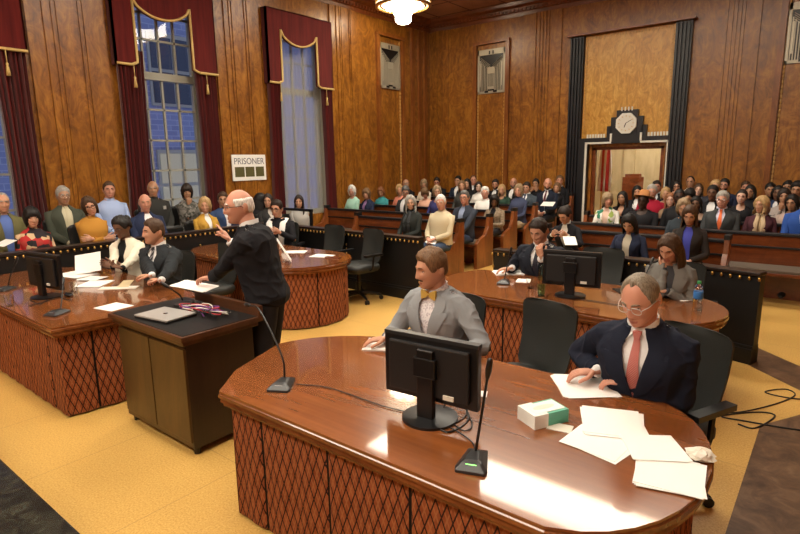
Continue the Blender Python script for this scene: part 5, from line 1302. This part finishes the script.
# -- jury box (faces the room, +x)
mb = MB(); mb.box((LX, .2, 0), (-7.85, 6.9, .16)); struct('floor_jury', mb, 'pew_wood')
J = [
 ('elderly person in an olive jacket over a blue shirt at the left edge', 2, 203, -7.95, dict(hair=('thin', 'grey'), top=('blazer', (.13, .12, .05)), shirt=(.10, .16, .42), bottoms=(.02, .03, .07), pose='lap')),
 ('woman with a black bob in a red, black and tan patchwork jacket', 32, 218, -7.50, dict(fem=True, hair=('bangs', 'black'), top=('sweater', 'patchwork_red_black'), skin_='light', pose='lap', lean=0, hx=6)),
 ('grey-haired man with glasses in a dark green-grey suit and cream shirt', 63, 196, -8.12, dict(hair=('short', 'grey'), top=('blazer', (.060, .068, .050)), shirt=(.60, .56, .40), tie=('tie', (.55, .50, .34)), glass='chrome', skin_='tan', pose='lap')),
 ('woman with a brown bob and glasses in a mustard coat, arms crossed', 90, 207, -7.50, dict(fem=True, hair=('bob', 'brown'), top=('coat', (.44, .21, .035)), pose='crossed', tilt=14, glass='black_plastic', girth=1.12)),
 ('short-haired man in a pale blue button shirt in the back of the jury box', 109, 190, -8.32, dict(hair=('short', 'brown'), hvol=.6, top=('shirt', (.36, .46, .72)), skin_='pink', pose='lap')),
 ('bald man in a navy blazer and open white shirt in the jury box', 145, 203, -7.50, dict(hair=('fringe', 'ash'), top=('blazer', (.022, .032, .075)), shirt=WH, skin_='pink', pose='lap')),
 ('grey balding man in a black jacket seated by the second window', 153, 189, -8.25, dict(hair=('fringe', 'grey'), top=('coat', (.03, .03, .028)), skin_='tan', pose='lap', extras={'badge': 1})),
 ('dark-haired woman in a grey tweed jacket chin on hand by the window', 187, 192, -8.2, dict(fem=True, hair=('bangs', 'dark'), top=('coat', 'grey_tweed'), skin_='tan', pose='chin')),
 ('woman with a blond bob in a mustard yellow jacket over a white collar', 205, 206, -7.50, dict(fem=True, hair=('bob', 'blond'), top=('suit', (.48, .28, .045)), shirt=WH, pose='lap')),
 ('man in a blue jacket mostly hidden behind the standing speaker', 223, 200, -7.9, dict(hair=('short', 'brown'), top=('blazer', (.04, .07, .16)), skin_='tan', pose='lap')),
 ('person with long black hair turned away behind the woman by the third window', 260, 200, -7.95, dict(fem=True, hair=('long', 'black'), top=('coat', BL), pose='lap', look_=-20)),
 ('woman with long dark hair and pale face right of the speaker', 268, 201, -7.50, dict(fem=True, hair=('long', 'dark'), top=('blazer', (.03, .03, .03)), shirt=(.5, .45, .4), pose='lap')),
 ('woman with long dark hair in a light grey sweater below the third window', 299, 202, -7.50, dict(fem=True, hair=('long', 'dark'), top=('sweater', (.36, .35, .33)), pose='lap', bottoms=(.04, .04, .05))),
]
for lab, px, py, X, kw in J:
    p = atx(px, py, X); kw = dict(kw); lk = kw.pop('look_', toward(p, SPK, random.uniform(-8, 8)))
    t_, _, _ = person(lab, tuple(p), -96, look=clamp(lk, -165, -30), z0=.16 if X < -7.85 else 0, group=None, down=kw.pop('down', 5), lean=kw.pop('lean', -4), girth=kw.pop('girth', 1.05), **kw)
    r = t_.location; seatz = .46
    office_chair('black leather jury chair under the ' + ' '.join(lab.split()[:9]).rstrip(','), (r.x-.02, r.y, max(r.z, 0)), R(-96), 'jury', None, arms=True)
office_chair('empty black leather jury chair left of the woman in mustard yellow', (*atx(178, 245, -7.55)[:2], 0), R(-96), 'jury')
paper('white booklet on the lap of the person at the left edge', tuple(atx(5, 243, -7.55)), R(-80), .16, .24, .004, tilt=(0, 20), name='booklet', cat='booklet')
# -- public pews. (label, px, py, y of the head, options)
def suit(c=BL, sh=WH, tie=None, **k): d = dict(top=('suit', c), shirt=sh, **k); d.update(tie=('tie', tie) if tie else None); return d
P = [
 ('woman with long grey hair and dark scarf on the front left pew', 410.6, 203, 7.05, dict(fem=True, hair=('long', 'grey'), hlen=.16, hvol=1.5, top=('coat', (.022, .026, .024)), extras={'scarf': (.05, .055, .06)}, pose='lap', girth=1.1)),
 ('older man with white hair in a cream sweater holding a white paper', 441, 202.5, 7.2, dict(hair=('short', 'white'), hvol=.7, skin_='pink', top=('sweater', (.58, .50, .34)), bottoms=(.05, .075, .13), pose='lap', girth=1.12)),
 ('man with glasses in a dark blazer, blue shirt and jeans behind the cream sweater', 464.5, 198, 8.15, dict(hair=('short', 'darkgrey'), skin_='pink', glass='black_plastic', top=('blazer', (.035, .042, .060)), shirt=(.30, .36, .52), bottoms=(.04, .06, .11), pose='knees')),
 ('white-haired woman in a mint green top in the left pews', 352, 191, 9.15, dict(fem=True, hair=('bob', 'white'), skin_='pink', top=('tee', (.42, .72, .60)))),
 ('woman with short brown hair in a navy jacket beside the mint green top', 366.5, 194, 9.1, dict(fem=True, hair=('bangs', 'midbrown'), top=('blazer', NV), shirt=(.35, .20, .40))),
 ('person with short red-brown hair in a teal and plum top', 381, 192, 9.95, dict(fem=True, hair=('bob', 'auburn'), hvol=.7, skin_='tan', top=('sweater', (.05, .28, .30)), down=25)),
 ('blond person in a coral pink top behind the dark grey-haired man', 399.6, 190, 10.1, dict(fem=True, hair=('bob', 'blond'), top=('tee', (.72, .26, .18)))),
 ('person with dark grey hair and charcoal jacket bowing the head', 405.5, 191.5, 9.1, dict(hair=('short', 'darkgrey'), top=('blazer', (.035, .04, .045)), down=30)),
 ('man with white-grey hair in black in the left rear pews', 406, 184, 11.0, dict(hair=('fringe', 'grey'), top=('blazer', BL))),
 ('pale-haired person in the rear pews bending forward', 424, 184.5, 11.0, dict(fem=True, hair=('bob', 'ash'), top=('tee', (.70, .62, .50)), down=20)),
 ('woman with brown hair in a peach top looking down', 425, 193, 9.9, dict(fem=True, hair=('bangs', 'midbrown'), skin_='pink', top=('tee', (.72, .42, .30)), down=34)),
 ('man in a dark suit with head bowed near the corner', 437, 182, 11.95, suit(hair=('short', 'dark'), down=22, skin_='pink')),
 ('blond woman in a navy dress behind the cream sweater', 437, 192, 9.15, dict(fem=True, hair=('bob', 'ash'), top=('blouse', (.04, .04, .14)))),
 ('dark-haired man in a dark blue suit in the last left row', 458, 181, 11.95, suit((.02, .03, .055), hair=('short', 'black'))),
 ('woman with dark blond hair in a grey jacket in the left pews', 462, 186, 10.1, dict(fem=True, hair=('long', 'midbrown'), hlen=.14, top=('coat', (.05, .05, .045)))),
 ('woman with long black hair in the fifth left row', 467.5, 184, 11.0, dict(fem=True, hair=('long', 'black'), top=('coat', BL))),
 ('man with a high forehead in the last left row', 473.5, 180.5, 11.95, suit(CH, hair=('thin', 'brown'), skin_='pink')),
 ('woman with dark hair in a bright white blouse', 478.5, 187, 10.9, dict(fem=True, hair=('long', 'dark'), hlen=.14, skin_='pale', top=('shirt', (.82, .80, .76)))),
 ('older man with white hair in a white shirt in the left pews', 485, 193, 10.1, dict(hair=('short', 'white'), hvol=1.2, skin_='pink', top=('shirt', (.80, .79, .76)))),
 ('dark-haired man with a white shirt in the last left row', 495.5, 184.5, 11.9, suit(hair=('short', 'dark'), beard=('full', 'dark'))),
 ('woman with long blond hair in a dark green top', 502, 190, 11.0, dict(fem=True, hair=('long', 'blond'), hlen=.16, hvol=1.3, top=('blouse', (.03, .065, .045)))),
 ('woman with long black hair in a taupe cardigan at the aisle', 494.4, 201, 9.1, dict(fem=True, skin_='brown', hair=('long', 'black'), hlen=.22, hvol=1.4, top=('cardigan', 'taupe_knit'), shirt=BL, down=26, pose='lap')),
 ('bald man with a white shirt and dark jacket in the last left row', 513.5, 183, 11.95, dict(hair=None, beard=('full', 'darkgrey'), top=('blazer', BL), shirt=WH, skin_='pink')),
 ('woman with an ash blond bob in a navy sweater on the fourth pew aisle seat', 518.6, 191, 10.05, dict(fem=True, hair=('bob', 'ash'), hvol=1.2, skin_='pink', top=('sweater', (.045, .055, .105)), bottoms=(.45, .36, .24), pose='lap', girth=1.12)),
 ('man with neat dark hair in a grey-blue suit', 526.5, 188, 10.95, suit((.06, .08, .10), hair=('short', 'dark'), tie=(.03, .05, .12))),
 ('person in black covering their mouth with both hands', 536, 184, 11.95, dict(fem=True, hair=('short', 'black'), skin_='tan', top=('coat', BL), pose='cover')),
 ('bald bearded man in a navy suit and dark tie on the fifth pew aisle seat', 547.6, 184, 11.0, suit((.014, .019, .035), tie=(.10, .03, .04), hair=None, beard=('full', 'brown'), skin_='pink', hair_=0, pose='lap')),
 ('woman with blond hair in a black jacket at the last left pew end', 557, 188, 11.7, dict(fem=True, hair=('bob', 'midbrown'), hvol=.6, top=('suit', BL), shirt=WH)),
 ('man with short hair half hidden behind the woman at the last left pew end', 559.5, 181, 12.2, suit(hair=('short', 'midbrown'), skin_='pink')),
 # right of the aisle, front pew
 ('woman with dark hair in a black suit writing notes on the front right pew', 565, 215, 7.05, dict(fem=True, hair=('bun', 'dark'), hvol=1.5, top=('suit', BL), shirt=(.7, .68, .6), down=34, lean=14, pose='hold', look=168)),
 ('woman with long black hair in a navy blazer looking down on the front right pew', 629, 223, 6.85, dict(fem=True, hair=('long', 'black'), hlen=.22, top=('blazer', (.018, .024, .05)), shirt=(.50, .46, .36), down=36, lean=8, look=182)),
 ('woman with long brown hair in black jacket and blue blouse on front right pew', 690, 215, 7.05, dict(fem=True, hair=('long', 'brown'), hlen=.24, top=('blazer', (.025, .02, .018)), shirt=(.07, .08, .42), down=26, lean=6, look=184)),
 ('person with ash hair half hidden behind the woman in the blue blouse', 683.6, 208, 8.2, dict(fem=True, hair=('bob', 'ash'), top=('coat', (.03, .04, .05)), down=15)),
 # third row
 ('woman with a grey-brown bob in a white floral cardigan with dark trim', 607.5, 200, 9.15, dict(fem=True, hair=('bangs', 'ash'), hvol=.8, skin_='pink', top=('cardigan', 'white_floral'), shirt=(.7, .5, .4), pose='lap', look=215)),
 ('woman with long dark hair in a black cardigan beside the floral cardigan', 622.6, 198, 10.1, dict(fem=True, hair=('long', 'black'), hlen=.26, skin_='tan', top=('cardigan', BL), shirt=None)),
 ('dark-haired woman partly behind the tan hat', 637, 192, 11.0, dict(fem=True, hair=('long', 'black'), top=('blazer', BL), shirt=WH)),
 ('person with dark skin wearing a tan brimmed hat and black shirt', 643, 201, 9.15, dict(skin_='dark', hair=('buzz', 'black'), hat=(.42, .19, .07), top=('blouse', (.015, .015, .018)), pose='lap')),
 ('person in a dark red sweater right behind the tan hat', 652, 192, 10.1, dict(hair=('short', 'grey'), skin_='pink', top=('sweater', (.30, .010, .030)))),
 ('man with neat dark hair, black suit and pale tie before the doorway edge', 656.6, 187, 11.9, suit(tie=(.45, .45, .5), hair=('short', 'dark'), skin_='pink')),
 ('young woman with strawberry blond hair and bare arms', 665.5, 194, 11.0, dict(fem=True, hair=('bob', 'blond'), hvol=.7, top=('blouse', (.55, .40, .28)))),
 ('pale young woman with auburn hair beside the man in dark glasses', 670, 200, 10.05, dict(fem=True, hair=('long', 'auburn'), hlen=.16, skin_='pale', top=('blouse', (.25, .16, .10)))),
 ('dark-haired woman with glasses holding her chin near the black door frame', 676.7, 187, 11.95, dict(fem=True, hair=('curly', 'black'), hvol=.7, glass='black_plastic', top=('coat', BL), pose='chin')),
 ('man with dark skin, glasses and beard in a black sweater', 679.3, 197, 9.2, dict(skin_='dark', hair=('buzz', 'black'), beard=('full', 'black'), glass='black_plastic', top=('sweater', (.012, .012, .014)), girth=1.1)),
 ('balding man with brown skin and a white collar standing out in the last right row', 690.5, 182.5, 12.15, dict(skin_='tan', hair=('thin', 'black'), top=('shirt', (.72, .70, .70)))),
 ('woman with short black hair tilting her head behind the black sweater', 689, 196, 10.2, dict(fem=True, skin_='tan', hair=('bangs', 'black'), top=('coat', BL), tilt=-12)),
 ('woman with long brown hair and a calm pale face in the rear right rows', 698.3, 190, 11.5, dict(fem=True, hair=('long', 'brown'), hlen=.2, skin_='pale', top=('coat', (.02, .02, .02)))),
 ('young woman with dark skin and black hair in the third right row', 696, 204, 9.6, dict(fem=True, skin_='brown', hair=('long', 'black'), hlen=.14, top=('blouse', (.45, .30, .22)))),
 ('young man with brown skin in a black jacket and white scarf', 712.7, 193, 10.2, dict(skin_='brown', hair=('short', 'black'), top=('blazer', BL), shirt=WH)),
 ('person with light brown hair peeking over the white-scarf jacket', 714.7, 187, 11.1, dict(hair=('short', 'blond'), top=('coat', (.02, .02, .03)))),
 ('bearded man with black hair in a navy jacket in the last right row', 724.3, 185.5, 11.9, dict(hair=('short', 'black'), beard=('full', 'dark'), glass='black_plastic', skin_='pink', top=('blazer', NV), shirt=(.10, .12, .2))),
 ('grey-haired man with glasses in a charcoal suit and orange tie', 722.5, 200, 9.15, suit((.042, .046, .048), sh=(.62, .62, .78), tie=(.75, .16, .05), hair=('short', 'grey'), hvol=1.1, glass='chrome', skin_='pink', girth=1.1)),
 ('pale woman with pinned-up dark hair and bare shoulders', 741.6, 197, 10.05, dict(fem=True, hair=('bun', 'dark'), hvol=1.2, skin_='pale', top=('blouse', BL))),
 ('woman with dark hair in black behind the bare-shouldered woman', 750.4, 192, 11.0, dict(fem=True, hair=('long', 'black'), hlen=.12, skin_='tan', top=('sweater', BL))),
 ('person with a round pale face in the last right row', 745.5, 187.5, 11.95, dict(fem=True, hair=('short', 'brown'), skin_='pink', top=('coat', BL))),
 ('woman with shoulder-length blond hair in a maroon jacket and patterned scarf', 762, 205, 9.2, dict(fem=True, hair=('long', 'blond'), hlen=.12, hvol=1.5, top=('blazer', (.065, .022, .030)), shirt=(.45, .32, .18), extras={'scarf': (.50, .38, .24)}, look=150, girth=1.1)),
 ('dark-haired young person left of the man in the blue suit coat', 770, 190, 11.9, dict(hair=('short', 'black'), skin_='tan', top=('coat', BL))),
 ('young man with curly black hair, white shirt and blue blazer', 778, 193, 11.2, dict(hair=('curly', 'black'), hvol=.45, skin_='brown', top=('blazer', (.03, .05, .11)), shirt=WH)),
 ('man with brown skin and short black hair near the right edge of the last row', 787.8, 188, 11.95, suit(CH, hair=('short', 'black'), skin_='tan')),
 ('person with hand at the face behind the woman with long dark hair', 784, 197, 10.45, dict(fem=True, hair=('bob', 'dark'), skin_='tan', top=('tee', (.35, .30, .28)), pose='chin')),
 ('smiling woman with long wavy dark hair near the right edge', 792.5, 203, 9.65, dict(fem=True, hair=('long', 'black'), hlen=.22, hvol=1.3, skin_='tan', top=('blouse', (.40, .30, .26)))),
 ('man with thick black hair at the right edge of the photo', 797, 190, 10.9, dict(hair=('short', 'black'), hvol=1.8, skin_='tan', top=('coat', BL))),
 ('person in a bright blue suit cut off by the right edge of the photo', 807, 200, 9.1, suit((.025, .075, .30), hair=('short', 'dark'), skin_='tan')),
]
for i, (lab, px, py, y, kw) in enumerate(P):
    kw = dict(kw); kw.pop('hair_', None); p = aty(px, py, y)
    look = kw.pop('look', None)
    if look is None: look = toward(p, (-1.6, 0, 1.5) if p.x > -4 else (-2.6, 1.0, 1.5), random.uniform(-14, 14)); look = look % 360
    person(lab, tuple(p), 180+random.uniform(-6, 6), look=look, z0=fz(y), down=kw.pop('down', random.uniform(2, 9)), lean=kw.pop('lean', random.uniform(-3, 3)), tilt=kw.pop('tilt', random.uniform(-5, 5)), legs=True, size=.98, **kw)
p = aty(432, 240, 6.95); paper('white paper held by the man in the cream sweater', tuple(p), R(20), .16, .20, .003, tilt=(25, 10), name='paper_sheet')
p = aty(548, 204, 10.6); paper('white papers on the lap of the bald bearded man', tuple(p), R(10), .25, .25, .004, tilt=(15, 0))
p = aty(570, 241, 6.6); paper('notepad in the hands of the woman writing on the front right pew', tuple(p), R(30), .15, .22, .006, tilt=(20, 0), name='notepad', cat='notepad')

p = aty(195, 286, 2.20); paper('white papers under the left hand of the standing speaker', tuple(p), R(120), .21, .28, .004, tilt=(8, 0), layers=2, seed=31)
# ------------------------------------------------------------------ camera, world, view
f = 553.
up = -V((45, -2883, -f)).normalized(); yd = V((448, 113, -f)); yd = (yd - up*yd.dot(up)).normalized(); xd = yd.cross(up)
cam = bpy.data.cameras.new('camera'); co = bpy.data.objects.new('camera', cam); C.objects.link(co)
Mr = Matrix((xd, yd, up)).to_4x4(); co.matrix_world = Matrix.Translation((0, 0, 1.85)) @ Mr
cam.sensor_width = 36; cam.lens = f/800*36; cam.clip_start = .05; cam.clip_end = 200
bpy.context.scene.camera = co
w = bpy.data.worlds.new('World'); bpy.context.scene.world = w; w.use_nodes = True
bg = w.node_tree.nodes['Background']; bg.inputs[0].default_value = (.25, .29, .45, 1); bg.inputs[1].default_value = 2.0
vs = bpy.context.scene.view_settings; vs.view_transform = 'Standard'; vs.look = 'None'; vs.gamma = 1; vs.use_curve_mapping = False; vs.exposure = 0.0
